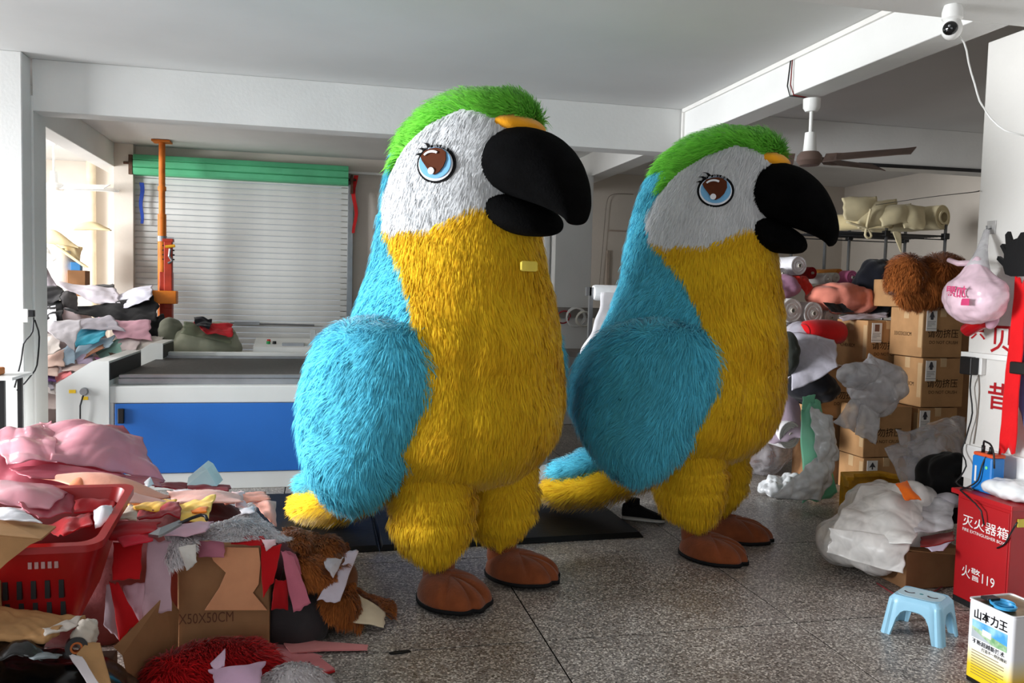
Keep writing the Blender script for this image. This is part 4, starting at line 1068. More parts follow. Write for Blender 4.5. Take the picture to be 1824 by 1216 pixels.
# brown fur bundle
fc = (at(1668, 500, 5.98)); fu = thing('fur_bundle', 'long haired brown fur piece heaped over the top carton', 'fur', (fc[0], 6.0, 1.5))
def furball(name, parent, ctr, rad, material, n, L, seed, comb=(0, 0, -1), amp=.04, freq=8, width=.005, lift=.45):
    o = blob(name, None, None, ctr, rad, material, seed=seed, amp=amp, freq=freq, parent=parent, sharp=False, flat=.3)
    V = np.array([v.co[:] for v in o.data.vertices]) + root_loc(parent); F = [tuple(p.vertices) for p in o.data.polygons]
    fur('fur', V, F, n, material, o, L, width, comb=comb, seed=seed, lift=lift, local=False, clump=1.0, cl_scale=7)
    return o
furball('fur_body', fu, (fc[0]+.02, 5.98, 1.68), (.40, .22, .22), F_BROWN, 12000, .08, 61, amp=.05)
furball('fur_fold', fu, (at(1640, 530, 5.85)[0], 5.86, 1.58), (.20, .10, .09), F_BROWN, 5000, .08, 62)
furball('fur_fold', fu, (at(1622, 470, 5.9)[0], 5.92, 1.74), (.15, .14, .16), F_BROWN, 4000, .08, 63)

# wire rack with foam rolls
YR = 7.35
ra, rb = at(1470, 425, YR), at(1692, 408, YR)
wr = thing('wire_rack', 'chrome wire shelving rack with foam rolls on its top shelf', 'rack', ((ra[0]+rb[0])/2, YR+.2, 0))
zs_ = (ra[2]+rb[2])/2
for x in (at(1577, 450, YR)[0], rb[0]-.05, ra[0]):
    for y in (YR, YR+.60):
        G().tube([(x, y, 0), (x, y, zs_+.12)], .016, 10).out('post', M_STEEL, wr, True)
        G().box((x-.03, y-.03, zs_-.03), (x+.03, y+.03, zs_+.03), bev=.006).out('corner_clamp', M_BLACK, wr)
for zz, nm in ((zs_, 'top_shelf'), (1.25, 'middle_shelf'), (.5, 'low_shelf')):
    g = G()
    for y in (YR, YR+.60): g.tube([(ra[0], y, zz), (rb[0]-.03, y, zz)], .009, 6).tube([(ra[0], y, zz-.035), (rb[0]-.03, y, zz-.035)], .006, 6)
    for k in range(12): g.tube([(ra[0]+.02, YR+.05*k+.01, zz), (rb[0]-.05, YR+.05*k+.01, zz)], .004, 5)
    g.out(nm, M_DARKSTEEL, wr, True)
FOAMD = fab((232, 218, 178), trans=.15)
def foamroll(label, u, v, Y, r, L, dx, dy, rgb=None, seed=0):
    p0 = at(u, v, Y); d = np.array([dx, dy, 0]); d /= np.linalg.norm(d)
    return roll('foam_roll', label, p0, p0+d*L, r, FOAMD if rgb is None else fab(rgb), FOAMD, turns=3, cat='foam roll', core=.6, seed=seed, group='foam rolls on the rack')
foamroll('thick cream foam roll at the column end of the rack', 1680, 387, YR-.02, .125, .9, -.3, 1)
foamroll('cream foam roll second on the rack, end half crushed', 1588, 392, YR-.02, .085, .6, -.5, 1, (214, 196, 150), 2)
for i, (q, lab) in enumerate([([(1500, 352), (1560, 350), (1575, 395), (1505, 390)], 'upright cream foam sheet leaning on the rack'), ([(1520, 362), (1600, 352), (1590, 402), (1530, 405)], 'bent foam sheet in front on the rack'),
        ([(1560, 370), (1625, 362), (1618, 398), (1570, 404)], 'curled foam offcut on the rack'), ([(1600, 362), (1650, 366), (1648, 408), (1612, 405)], 'foam flap hanging over the rack edge')]):
    cloth('foam_sheet', lab, 'foam', [at(u, v, YR-.04-.03*i+(.12 if j < 2 else 0)) for j, (u, v) in enumerate(q)], FOAMD, seed=90+i, amp=.03, freq=7, n=14, bulge=.05, th=.012, sharp=False, group='loose foam on the rack')
cable('foam_loop', 'white foam cord looping below the rack shelf', [at(u, v, YR-.08) for u, v in ((1508, 395), (1530, 402), (1545, 408), (1552, 420), (1547, 424), (1541, 418), (1546, 392), (1551, 372))], .012, FOAMD, 'cord')
cloth('foam_sheet', 'pale foam strip dangling from the rack', 'foam', [at(1590, 412, YR-.06), at(1604, 412, YR-.06), at(1606, 452, YR-.06), at(1596, 430, YR-.06)], FOAMD, seed=97, amp=.01, n=8, th=.01)

# shelf board and fabric rolls
YS = 6.95
s0, s1 = at(1385, 508, YS), at(1573, 507, YS)
sf = thing('roll_shelf', 'white shelf board carrying fabric rolls behind the far parrot', 'shelf', ((s0[0]+s1[0])/2, YS, 0))
G().box((s0[0]-.5, YS, s0[2]-.025), (s1[0], YS+.37, s0[2])).out('board', M_WHITE, sf)
for x in (s0[0]-.45, s1[0]-.05): G().box((x-.02, YS+.27, 0), (x+.02, YS+.31, s0[2]-.025)).out('upright', M_STEEL, sf)
def fr(label, u, v, Y, r, rgb, L=.6, dx=-.12, dy=1, seed=0, core=None, dz=0.0):
    p0 = at(u, v, Y); d = np.array([dx, dy, dz]); d /= np.linalg.norm(d)
    return roll('fabric_roll', label, p0, p0+d*L, r, fab(rgb), core, group='fabric rolls behind the far parrot', seed=seed)
fr('fat white fabric roll on top of the shelf rolls', 1424, 473, YS-.12, .085, (232, 230, 234), .55)
fr('thin white fabric roll below the fat white one', 1394, 487, YS-.16, .05, (228, 226, 228), .4)
fr('dark red fabric roll beside the fat white one', 1447, 486, YS-.04, .055, (150, 12, 22), .4)
fr('small off white roll with dark core hole on the shelf', 1476, 497, YS-.06, .045, (206, 202, 198), .3)
fr('small ivory roll on the shelf beside the pink one', 1490, 494, YS-.02, .045, (214, 208, 198), .3)
fr('orange fabric roll lying behind the ivory roll', 1496, 487, YS+.1, .045, (214, 138, 56), .5)
fr('pink fabric roll on the shelf', 1519, 494, YS-.02, .065, (222, 120, 164), .3)
fr('pale yellow twisted roll at the shelf end', 1541, 499, YS, .035, (214, 214, 160), .25)
cloth('fabric_offcut', 'shiny red and gold cloth hanging over the shelf edge', 'fabric', [at(1410, 492, YS-.2), at(1435, 492, YS-.2), at(1446, 512, YS-.22), at(1436, 527, YS-.22)], fab((196, 44, 34), rough=.35), seed=101, amp=.03, freq=18, n=14)
# lower rolls
for i, (u, v, r, lab) in enumerate([(1412, 553, .105, 'large white roll end low behind the far parrot'), (1450, 558, .10, 'second large white roll right of the first'), (1398, 573, .06, 'small white roll below the large ones'), (1421, 578, .065, 'white roll with dark core below the large pair'), (1481, 566, .075, 'white roll end beside the cartons')]):
    fr(lab, u, v, 6.6+.02*i, r, (226-3*i, 223-3*i, 220-3*i), .5, seed=i)
def bundle(label, u, v, Y, rad, rgb, seed, amp=.03, cat='bundle', freq=9, name='cloth_bundle', m=None, **k):
    p = at(u, v, Y); return tag(blob(name, None, None, p, rad, m or fab(rgb), seed=seed, amp=amp, freq=freq, **k), label, cat)
bundle('salmon pink stuffed sack under the roll shelf', 1500, 530, 6.75, (.30, .16, .115), (226, 138, 118), 110, .045, square=.8)
bundle('mauve sack at the left under the roll shelf', 1388, 512, 6.8, (.16, .14, .10), (178, 130, 158), 111)
bundle('big black and navy padded bag beside the brown fur', 1574, 512, 6.75, (.27, .18, .24), (14, 16, 26), 112, .045)
bundle('navy blue cushion above the black bag', 1580, 484, 6.95, (.24, .15, .10), (26, 42, 92), 113, .02)
cloth('fabric_offcut', 'black cloth strip under the salmon sack', 'fabric', [at(1465, 540, 6.55), at(1500, 540, 6.55), at(1520, 556, 6.5), at(1480, 556, 6.5)], fab((22, 22, 24)), seed=114, amp=.02)
fr('row of white beads like roll beside the carton top', 1540, 556, 6.75, .04, (230, 228, 226), .3)
cloth('fabric_offcut', 'folded mauve and grey cloth on the photo label carton', 'fabric', [at(1495, 563, 6.55), at(1580, 556, 6.6), at(1582, 566, 6.35), at(1500, 572, 6.35)], fab((176, 162, 172)), seed=115, amp=.015)
# red bolster, grey sheets, mauve fabric
p0, p1 = at(1428, 592, 6.3), at(1500, 592, 6.45)
bl = thing('red_bolster', 'bright red bolster lying beside the photo label carton', 'cushion', (p0+p1)/2-np.array([0, 0, .1]))
G().tube([p0+(p1-p0)*t for t in (0, .03, .1, .3, .6, .9, 1.0)], [.02, .07, .10, .112, .112, .10, .06], 20).out('cover', fab((206, 16, 24)), bl, True)
G().lathe([(.07, -.006), (.076, 0), (.07, .006)], p0+(p1-p0)*.04, 20, (p1-p0)).out('piping', fab((160, 10, 18)), bl, True)
GREYF = film('grey_poly_film', (198, 194, 206), .12, rough=.22)
bundle('big grey plastic wrapped bundle behind the far parrot', 1425, 645, 6.4, (.22, .20, .30), None, 116, .05, m=GREYF, freq=7)
cloth('plastic_sheet', 'silvery plastic sheet sloping down to the cartons', 'plastic sheet', [at(1400, 590, 6.3), at(1488, 605, 6.15), at(1492, 655, 5.95), at(1410, 700, 5.95)], film('silver_film', (206, 202, 214), .05, rough=.3), seed=117, amp=.02, freq=6, bulge=.04, ragged=.015, n=24)
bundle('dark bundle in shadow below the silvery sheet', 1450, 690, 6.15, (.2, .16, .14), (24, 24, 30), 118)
bundle('dark green grey bundle at the far parrot belly', 1398, 630, 6.1, (.1, .1, .16), (60, 64, 58), 119)
p0, p1 = at(1368, 735, 6.2), at(1436, 745, 5.85)
cloth('fabric_offcut', 'mauve fabric length leaning behind the far parrot', 'fabric', [at(1365, 690, 6.3), at(1420, 700, 6.2), at(1432, 780, 5.9), at(1370, 790, 5.95)], fab((176, 156, 172)), seed=120, amp=.02, freq=5, bulge=.06)
fr('rolled white wadding lying beside the mint green bag', 1408, 775, 5.95, .11, (216, 212, 214), .45, dx=-.2, dy=1)
# bag of brown fur on floor
p = atz(1355, 850)
bg_ = thing('fur_sack', 'clear sack of brown fur on the floor behind the far parrot', 'sack', (p[0], p[1]+.2, 0))
furball('fur_stuffing', bg_, (p[0]+.02, p[1]+.2, .24), (.25, .2, .22), F_BROWN, 4000, .05, 121)
blob('sack_film', None, None, (p[0]+.06, p[1]+.2, .26), (.36, .27, .27), FILMC, seed=122, amp=.03, parent=bg_, neck=(.1, .5))
# mint green bag with white film
p = atz(1462, 893); gx, gy = p[0], p[1]
mg = thing('mint_bag', 'mint green plastic bag under crumpled white film on the floor', 'bag', (gx, gy, 0))
a0, a1, a2, a3 = at(1426, 728, gy), at(1452, 705, gy+.02), at(1490, 880, gy-.02), at(1428, 897, gy-.05)
MINT = mat('mint_poly', (140, 214, 180), .35, .5, var=.06, scale=4, trans=.35)
cloth('bag_panel', None, None, [a0, a1+np.array([.04, 0, -.02]), a2, a3], MINT, seed=123, amp=.02, freq=8, parent=mg, bulge=.08)
cloth('bag_corner', None, None, [at(1430, 706, gy), at(1452, 702, gy), at(1448, 740, gy), at(1428, 735, gy)], MINT, seed=124, amp=.01, parent=mg, n=10)
WF = film('white_film', (236, 238, 240), .06, rough=.2)
cloth('white_wrap', None, None, [at(1440, 725, gy-.1), at(1478, 740, gy-.08), at(1496, 820, gy-.12), at(1452, 830, gy-.16)], WF, seed=125, amp=.04, freq=14, parent=mg, bulge=.05, n=26)
cloth('white_wrap', None, None, [at(1450, 815, gy-.16), at(1492, 815, gy-.12), at(1460, 893, gy-.2), at(1370, 885, gy-.25)], WF, seed=126, amp=.045, freq=14, parent=mg, bulge=.05, n=26)
q = atz(1405, 885); tag(blob('plastic_scrap', None, None, (q[0]-.03, q[1]+.02, .07), (.19, .11, .065), WF, seed=127, amp=.05, freq=22, nu=60, nv=36), 'crumpled white plastic on the floor at the mint bag foot', 'plastic')
# knotted clear bag hanging on the cartons
kb = thing('knotted_bag', 'knotted clear plastic bag resting against the carton stacks', 'bag', at(1555, 740, 5.5))
blob('bag_body', None, None, at(1562, 690, 5.55), (.21, .14, .19), FILM, seed=128, amp=.05, freq=9, parent=kb, neck=(.06, .35), tilt=-.3)
blob('bag_lobe', None, None, at(1530, 668, 5.5), (.16, .10, .085), FILM, seed=129, amp=.025, freq=13, parent=kb)
cloth('bag_tail', None, None, [at(1515, 710, 5.5), at(1548, 715, 5.5), at(1520, 770, 5.45), at(1484, 752, 5.45)], FILM, seed=130, amp=.02, parent=kb)
cloth('bag_tail', None, None, [at(1530, 720, 5.48), at(1568, 722, 5.48), at(1558, 792, 5.42), at(1522, 772, 5.42)], FILM, seed=131, amp=.02, parent=kb)
# yellow plastic step stool tipped on its side
M_YST = mat('yellow_stool_plastic', (204, 148, 22), .5, .35, var=.16, scale=10)
p = atz(1476, 914); q = atz(1552, 905)
ys = thing('step_stool', 'dirty yellow plastic stool tipped on its side before the cartons', 'stool', (q[0]-.1, p[1]+.1, 0))
x0, y0 = at(1486, 914, 5.3)[0], 5.3; w_, h_, d_ = .33, .30, .20
G().box((x0+.05, y0+.0, .0), (x0+.05+w_, y0+.03, h_), bev=.012).out('seat', M_YST, ys)
for (dx0, dx1, dz0, dz1) in ((.05, .10, 0, .05), (.05+w_-.05, .05+w_, 0, .05), (.05, .10, h_-.05, h_), (.05+w_-.05, .05+w_, h_-.05, h_)):
    pass
for zz in (.012, h_-.012):
    poly = [(x0+.05, y0+.02, zz-.012), (x0-.02, y0-.16, zz-.012), (x0+.03, y0-.165, zz-.012), (x0+.10, y0-.06, zz-.012), (x0+w_-.02, y0-.06, zz-.012), (x0+w_+.05, y0-.165, zz-.012), (x0+w_+.1, y0-.16, zz-.012), (x0+w_+.05, y0+.02, zz-.012)]
    G().prism(poly, (0, 0, .024)).out('leg_panel', M_YST, ys)
for xx in (x0+.055, x0+w_+.02):
    s_ = -1 if xx < x0+.1 else 1
    G().prism([(xx, y0+.02, .01), (xx, y0+.02, h_-.01), (xx+s_*.06, y0-.16, h_-.02), (xx+s_*.06, y0-.16, h_-.07), (xx+s_*.02, y0-.05, h_-.09), (xx+s_*.02, y0-.05, .09), (xx+s_*.06, y0-.16, .07), (xx+s_*.06, y0-.16, .02)], (.02, 0, 0)).out('leg_panel', M_YST, ys)
# clear bag draped above the white film heap
cb = thing('clear_bag', 'large clear plastic bag draped over the heap beside the column', 'bag', at(1650, 880, 4.3))
cloth('bag_film', None, None, [at(1592, 770, 4.55), at(1722, 745, 4.5), at(1712, 835, 4.2), at(1640, 893, 4.2)], FILMC, seed=132, amp=.04, freq=8, parent=cb, bulge=.12, n=26)
cloth('bag_film', None, None, [at(1575, 800, 4.5), at(1660, 765, 4.5), at(1668, 895, 4.2), at(1605, 880, 4.25)], FILMC, seed=133, amp=.04, freq=8, parent=cb, bulge=.08, n=24)
cloth('white_sheet', 'white foam sheet standing inside the clear bag', 'foam', [at(1610, 815, 4.4), at(1672, 800, 4.4), at(1668, 905, 4.25), at(1648, 905, 4.25)], fab((222, 216, 224)), seed=134, amp=.01, freq=5, n=12, th=.01)
bundle('black cloth bundle beside the red fire box', 1690, 860, 4.15, (.15, .13, .19), (14, 13, 15), 135, .05)
bundle('white scrap of cloth between the clear bag and the fire box', 1690, 892, 3.98, (.08, .07, .04), (206, 202, 210), 136, .015)
cloth('orange_scrap', 'bright orange felt scrap on the white film heap', 'fabric', [at(1595, 862, 3.98), at(1615, 858, 3.98), at(1640, 892, 3.86), at(1612, 890, 3.86)], fab((240, 112, 22)), seed=137, amp=.012, freq=18, n=14, bulge=.02)
# white film heap over the low carton
lc = thing('low_carton', 'open brown carton on the floor by the red fire box', 'box', (3.2, 3.95, 0))
a = atz(1612, 1051); lx0, ly0 = a[0], a[1]
G().box((lx0, ly0, .001), (lx0+.36, ly0+.55, .21), bev=.005).out('carton_body', M_CARTON2, lc)
G().prism([(lx0+.02, ly0+.02, .212), (lx0+.33, ly0+.0, .212), (lx0+.34, ly0-.1, .20), (lx0+.03, ly0-.0, .212)], (0, 0, .005)).out('flap', M_CARTON, lc)
G().box((lx0-.0015, ly0+.24, .0), (lx0+.002, ly0+.30, .205)).out('tape', mat('brown_tape', (128, 84, 46), .4), lc)
wh = thing('film_heap', 'big heap of milky plastic film slumped over the low carton', 'plastic film', (2.95, 4.2, 0))
blob('film_mass', None, None, (lx0+.14, ly0+.32, .27), (.25, .26, .20), FILMW, seed=138, amp=.06, freq=8, parent=wh, nu=60, nv=40)
blob('film_lobe', None, None, atz(1530, 990, .14)+np.array([.1, .12, .02]), (.20, .22, .14), FILMW, seed=139, amp=.05, freq=9, parent=wh, nu=50)
cloth('film_sheet', None, None, [at(1530, 870, 4.2), at(1650, 890, 4.0), at(1628, 980, 3.68), at(1475, 960, 3.95)], FILMW, seed=140, amp=.045, freq=7, parent=wh, bulge=.05, n=44)
cloth('film_sheet', None, None, [at(1480, 940, 3.95), at(1625, 960, 3.72), at(1605, 1022, 3.70), at(1475, 985, 3.92)], FILMW, seed=141, amp=.035, freq=8, parent=wh, bulge=.03, n=40)
cloth('film_sheet', None, None, [at(1620, 885, 4.05), at(1700, 890, 3.95), at(1695, 945, 3.75), at(1610, 955, 3.75)], FILM, seed=142, amp=.025, freq=10, parent=wh, n=22)
cloth('fabric_offcut', 'dark red cloth on the low carton flap', 'fabric', [at(1640, 958, 3.82), at(1698, 946, 3.82), at(1700, 962, 3.68), at(1640, 975, 3.68)], fab((150, 26, 22)), seed=143, amp=.012, n=12)
cloth('paper_sheet', 'lilac white card sheet on the low carton flap', 'card', [at(1645, 972, 3.72), at(1700, 958, 3.72), at(1680, 980, 3.6), at(1660, 982, 3.6)], fab((206, 196, 220)), seed=144, amp=.003, n=8, th=.002)
cable('red_wire', 'thin red wire on the floor below the low carton', [np.array([p_[0], p_[1], .006]) for p_ in (atz(1562, 1040), atz(1590, 1058), atz(1630, 1066), atz(1670, 1052), atz(1694, 1030))], .004, mat('red_wire_dull', (150, 60, 64), .5))

# ------------------------------------------------------------------ fire extinguisher box and what stands on it
M_FRED = mat('fire_box_red', (168, 18, 26), .4, .4, var=.07, scale=3)
M_WPRINT = mat('white_print', (232, 230, 228), .6, .2)
FX, FY0, FY1 = 3.235, 3.30, 3.645
fbx = thing('fire_extinguisher_box', 'red steel fire extinguisher box by the column', 'box', (3.34, 3.47, 0))
G().box((FX, FY0, .03), (FX+.2, FY1, .565), bev=.004).out('cabinet', M_FRED, fbx)
G().box((FX-.025, FY0-.025, .565), (FX+.205, FY1+.025, .59), bev=.004).out('lid', M_FRED, fbx)
G().box((FX-.004, FY0+.01, .04), (FX+.002, FY1-.01, .545), bev=.002).out('door', M_FRED, fbx)
G().box((FX, FY0, 0), (FX+.2, FY1, .03)).out('plinth', M_BLACK, fbx)
def fire_text(s, u, v, size, bold=0.0, xs=1.0):
    p = atx(u, v, FX-.005); text(s, size, (FX-.0045, p[1], p[2]), (0, -1, 0), (0, 0, 1), M_WPRINT, fbx, 'lettering', bold=bold, xs=xs)
fire_text('灭火器箱', 1714, 932, .062, .004, 1.2)
fire_text('FIRE EXTINGUISHER BOX', 1714, 943, .022, 0, 1.1)
fire_text('火警119', 1712, 1022, .068, .004, .92)
p = at(1821, 931, FY0)
l = G().box((p[0]-.03, FY0-.006, p[2]-.02), (p[0]+.05, FY0-.0005, p[2]+.02)).out('latch', mat('latch_yellow', (206, 190, 70), .5), fbx)
# blue power supply
M_PSU = mat('blue_device', (26, 118, 196), .4, .4, var=.04)
pc = atx(1752, 868, 3.30); yb_ = pc[1]; zb0 = .591
ps = thing('battery_charger', 'blue power pack with orange edge standing on the fire box', 'power pack', (3.32, yb_, zb0))
bw = (atx(1733, 840, 3.30)[1]-atx(1770, 840, 3.30)[1])/2; bh = atx(1752, 806, 3.30)[2]-zb0
G().box((3.28, yb_-bw, zb0), (3.36, yb_+bw, zb0+bh-.015), bev=.012).out('case', M_PSU, ps)
G().box((3.285, yb_-bw+.004, zb0+bh-.018), (3.365, yb_+bw-.002, zb0+bh), bev=.006).out('top_cap', mat('orange_cap', (214, 84, 44), .45), ps)
G().box((3.278, yb_+bw*.45, zb0+.05), (3.281, yb_+bw*.62, zb0+.13)).out('label_strip', M_PAPER, ps)
G().lathe([(0, -.003), (.008, -.002), (.008, .002)], (3.279, yb_-bw*.5, zb0+bh*.66), 14, (1, 0, 0)).out('indicator', mat('indicator_green', (120, 224, 150), .3), ps)
for dy in (.4, -.35): G().tube([(3.31, yb_+bw*dy, zb0+bh), (3.31, yb_+bw*dy, zb0+bh+.035)], .009, 8).out('plug', M_BLACK, ps, True)
cable('charger_lead', 'black lead arching over the blue power pack', [(3.31, yb_+bw*.4, zb0+bh+.03), (3.30, yb_+bw*.2, zb0+bh+.06), (3.29, yb_-bw*.5, zb0+bh+.055), (3.28, yb_-bw*1.1, zb0+bh+.01), (3.275, yb_-bw*1.3, zb0+bh-.06)], .005, M_BLACK)
cable('charger_lead', 'black lead hanging down the red fire box front', [(3.31, yb_-bw*.35, zb0+bh+.03), (3.27, yb_-bw*.2, zb0+bh*.7), (3.262, yb_+.0, zb0+.06), (3.24, yb_+.06, zb0+.006), (3.206, yb_+.05, zb0-.0), (3.20, atx(1748, 910, 3.2)[1], atx(1748, 910, 3.2)[2]), (3.21, atx(1753, 935, 3.21)[1], atx(1753, 935, 3.21)[2])], .004, M_BLACK)
cable('charger_lead', 'short black lead end resting on the fire box face', [atx(u, v, 3.225) for u, v in ((1812, 930), (1800, 950), (1790, 968), (1776, 976))], .004, M_BLACK)
pk = atx(1795, 872, 3.33)
tag(blob('wrapped_pack', None, None, (3.33, pk[1]-.03, .59+.045), (.09, .16, .045), film('pack_film', (226, 228, 230), .1, rough=.15), seed=150, amp=.012, freq=22), 'clear wrapped white pack lying on the fire box', 'pack')

# ------------------------------------------------------------------ things on the right column
KX = 3.45
M_RLET = mat('red_letter_vinyl', (176, 24, 34), .5, .3)
bp0, bp1 = atx(1731, 570, KX), atx(1731, 628, KX)
br = thing('notice_board', 'white board with red characters and a ledge on the column', 'board', (KX-.01, 3.6, bp1[2]))
G().box((KX-.012, 3.2, bp1[2]), (KX-.001, 3.86, bp0[2]+.28)).out('board_panel', M_WALL, br)
G().box((KX-.05, 3.2, bp1[2]-.02), (KX-.001, 3.87, bp1[2]+.005)).out('ledge', M_WHITE, br)
def col_text(s, u, v, size, xs=1.0):
    p = atx(u, v, KX-.014); text(s, size, (KX-.0135, p[1], p[2]), (0, -1, 0), (0, 0, 1), M_RLET, br, 'lettering', bold=.01, xs=xs)
col_text('只', 1728, 600, .10, 1.1); col_text('贝', 1762, 622, .16, 1.0); col_text('口', 1752, 524, .07, 1.2)
cr_ = thing('wall_lettering', 'red character on the column below the socket', 'lettering', atx(1775, 725, KX))
p = atx(1757, 722, KX-.002); text('昔', .15, (KX-.002, p[1], p[2]), (0, -1, 0), (0, 0, 1), M_RLET, cr_, 'character', bold=.014)
so = thing('wall_socket', 'white wall socket with black adapter on the column', 'socket', atx(1745, 655, KX))
a, b = atx(1742, 636, KX), atx(1756, 668, KX)
G().box((KX-.03, b[1], b[2]), (KX-.001, a[1], a[2]), bev=.004).out('socket_plate', M_WHITE, so)
for dz in (.3, .5): G().box((KX-.032, (a[1]+b[1])/2-.004, b[2]+(a[2]-b[2])*dz), (KX-.029, (a[1]+b[1])/2+.004, b[2]+(a[2]-b[2])*dz+.012)).out('socket_slot', M_BLACK, so)
a, b = atx(1721, 634, KX-.04), atx(1740, 668, KX-.04)
G().box((KX-.08, b[1], b[2]), (KX-.03, a[1], a[2]), bev=.006).out('adapter', M_BLACK, so)
cable('adapter_lead', 'black adapter lead running down the column edge to the fire box', [atx(u, v, x) for u, v, x in ((1730, 668, 3.40), (1728, 690, 3.42), (1732, 735, 3.42), (1722, 775, 3.42), (1713, 800, 3.40), (1721, 830, 3.38), (1704, 855, 3.33), (1712, 866, 3.27), (1735, 872, 3.25))], .004, M_BLACK)
cable('adapter_lead', 'grey lead running down the column under the socket', [atx(u, v, 3.445) for u, v in ((1743, 668), (1744, 700), (1741, 740), (1734, 790))], .003, mat('grey_cable', (150, 140, 130), .6))
a, b = atx(1722, 790, KX), atx(1722, 866, KX)
tag(G().box((KX-.02, 3.1, .60), (KX-.001, 3.85, a[2]), bev=.002).out('foam_board', M_WHITE, None), 'white foam board leaning on the column behind the blue power pack', 'panel')
# red cloth strip, black felt glove, blue and pink strips
def hang(name, label, px, X, rgb, cat, th=.006, seed=0, n=14, amp=.006):
    pts = [atx(u, v, X) for u, v in px]; return cloth(name, label, cat, pts, fab(rgb), seed=seed, amp=amp, freq=12, n=n, th=th, ragged=.02)
hang('red_cloth_strip', 'long bright red cloth strip hanging on the column', [(1808, 495), (1830, 495), (1808, 806), (1779, 806)], 3.36, (216, 14, 22), 'cloth', seed=151)
g = G(); pts = [(1790, 490), (1783, 470), (1788, 458), (1778, 465), (1778, 456), (1790, 450), (1788, 432), (1792, 430), (1796, 446), (1792, 418), (1797, 414), (1803, 430), (1815, 424), (1830, 424), (1830, 492), (1800, 492)]
def felt(name, label, cat, px, X, rgb, th=.02):
    P_ = [atx(u, v, X) for u, v in px]; return tag(G().prism(P_, (th, 0, 0)).out(name, fab(rgb), None), label, cat)
felt('felt_glove', 'black felt glove shape with pointed fingers hung on the column', 'glove', [(1790, 488), (1786, 474), (1775, 462), (1777, 456), (1788, 464), (1788, 452), (1781, 438), (1785, 434), (1792, 446), (1790, 418), (1795, 412), (1800, 428), (1812, 424), (1818, 414), (1832, 412), (1832, 492), (1800, 492)], 3.345, (12, 12, 13))
hang('blue_strap', 'pale blue strap hanging beside the red strip on the column', [(1818, 560), (1824, 560), (1830, 790), (1812, 700)], 3.40, (96, 116, 176), 'strap', seed=153)
p = atx(1815, 655, 3.36)
tag(G().box((3.33, p[1]-.08, p[2]-.03), (3.40, p[1]+.03, p[2]+.03), bev=.006).out('black_device', M_BLACK, None), 'black device box behind the red cloth strip', 'device')
# pink carrier bag on a hook
hp_ = atx(1767, 405, KX)
hk = thing('adhesive_hook', 'clear adhesive hook on the column holding the pink bag', 'hook', hp_)
G().box((KX-.006, hp_[1]-.03, hp_[2]-.035), (KX-.001, hp_[1]+.03, hp_[2]+.035), bev=.002).out('pad', film('hook_pad', (206, 204, 202), .3), hk)
G().tube([hp_+np.array([-.006, 0, -.005]), hp_+np.array([-.03, 0, -.012]), hp_+np.array([-.035, 0, .008])], .004).out('prong', M_STEEL, hk, True)
bc = atx(1738, 528, 3.25)
pb = thing('carrier_bag', 'pink filled plastic carrier bag hanging on the column', 'bag', bc-np.array([0, 0, .15]))
PB = film('pink_bag_film', (238, 206, 220), .12, rough=.25)
blob('bag_body', None, None, bc, (.13, .165, .13), PB, seed=154, amp=.016, freq=16, parent=pb, neck=(.06, .4))
_h0 = bc+np.array([0, 0, .13]); _h1 = hp_+np.array([-.03, 0, -.01])
G().tube([_h0+(_h1-_h0)*t for t in (0, .25, .5, .75, .95, 1.0)], [.06, .04, .026, .018, .014, .006], 14).out('bag_handle', FILM, pb, True)
G().tube([bc+np.array([-.01, .04, .17]), bc+np.array([-.02, .11, .17]), bc+np.array([-.03, .17, .19])], [.016, .015, .012], 8).out('bag_handle', PB, pb, True)
MP = mat('magenta_print', (200, 60, 110), .6)
o_ = atx(1692, 524, 3.115)
n_ = np.array([-1, .15, 0]); rgt = np.array([-.35, 1.0, 0])   # print seen through the film, so mirrored
text('加盟', .062, atx(1722, 528, 3.118), (-.12, 1, 0), (0, 0, 1), MP, pb, 'mirrored_print', bold=.02, depth=-.004)
G().box(atx(1727, 541, 3.12)-np.array([.002, 0, .008]), atx(1697, 534, 3.116)+np.array([.001, 0, .008])).out('print_bar', MP, pb)
p = atx(1748, 580, 3.30)
tag(G().tube([atx(1720, 590, 3.33), atx(1722, 588, 3.33), atx(1752, 572, 3.33), atx(1756, 570, 3.33)], [.03, .036, .036, .022], 14).out('red_packet', mat('red_foil', (176, 18, 28), .25, .5), None, .7), 'red foil packet stuck on the column below the pink bag', 'packet')
bundle('pale pink scrap beside the red foil packet', 1765, 568, 3.62, (.03, .04, .05), (214, 170, 190), 156, .008)

# security camera
ccx, ccy, ccz = 2.87, 3.44, 2.935
cc = thing('security_camera', 'white ball security camera under the front beam', 'camera', (ccx, ccy, ccz-.16))
G().lathe([(0, ccz), (.038, ccz), (.042, ccz-.012), (.046, ccz-.03), (.046, ccz-.06), (.036, ccz-.07), (0, ccz-.07)], (ccx, ccy, 0), 24).out('base', M_WHITE, cc, .5)
bm = bmesh.new(); bmesh.ops.create_uvsphere(bm, u_segments=24, v_segments=16, radius=.046)
V = [(v.co.x+ccx, v.co.y+ccy, v.co.z*1.15+ccz-.105) for v in bm.verts]; bm.verts.index_update(); F = [[v.index for v in f.verts] for f in bm.faces]; bm.free()
G().add(V, F).out('head', M_WHITE, cc, True)
fd = np.array([-.75, -.6, -.1]); fd /= np.linalg.norm(fd)
G().lathe([(.0, .052), (.02, .05), (.03, .041), (.034, .03), (.03, .026)], (ccx, ccy, ccz-.108), 20, fd).out('lens_window', mat('lens_glass_black', (10, 11, 14), .1, .6), cc, True)
G().lathe([(.0, .054), (.006, .053), (.007, .05)], (ccx, ccy, ccz-.10), 12, fd).out('lens', M_STEEL, cc, True)
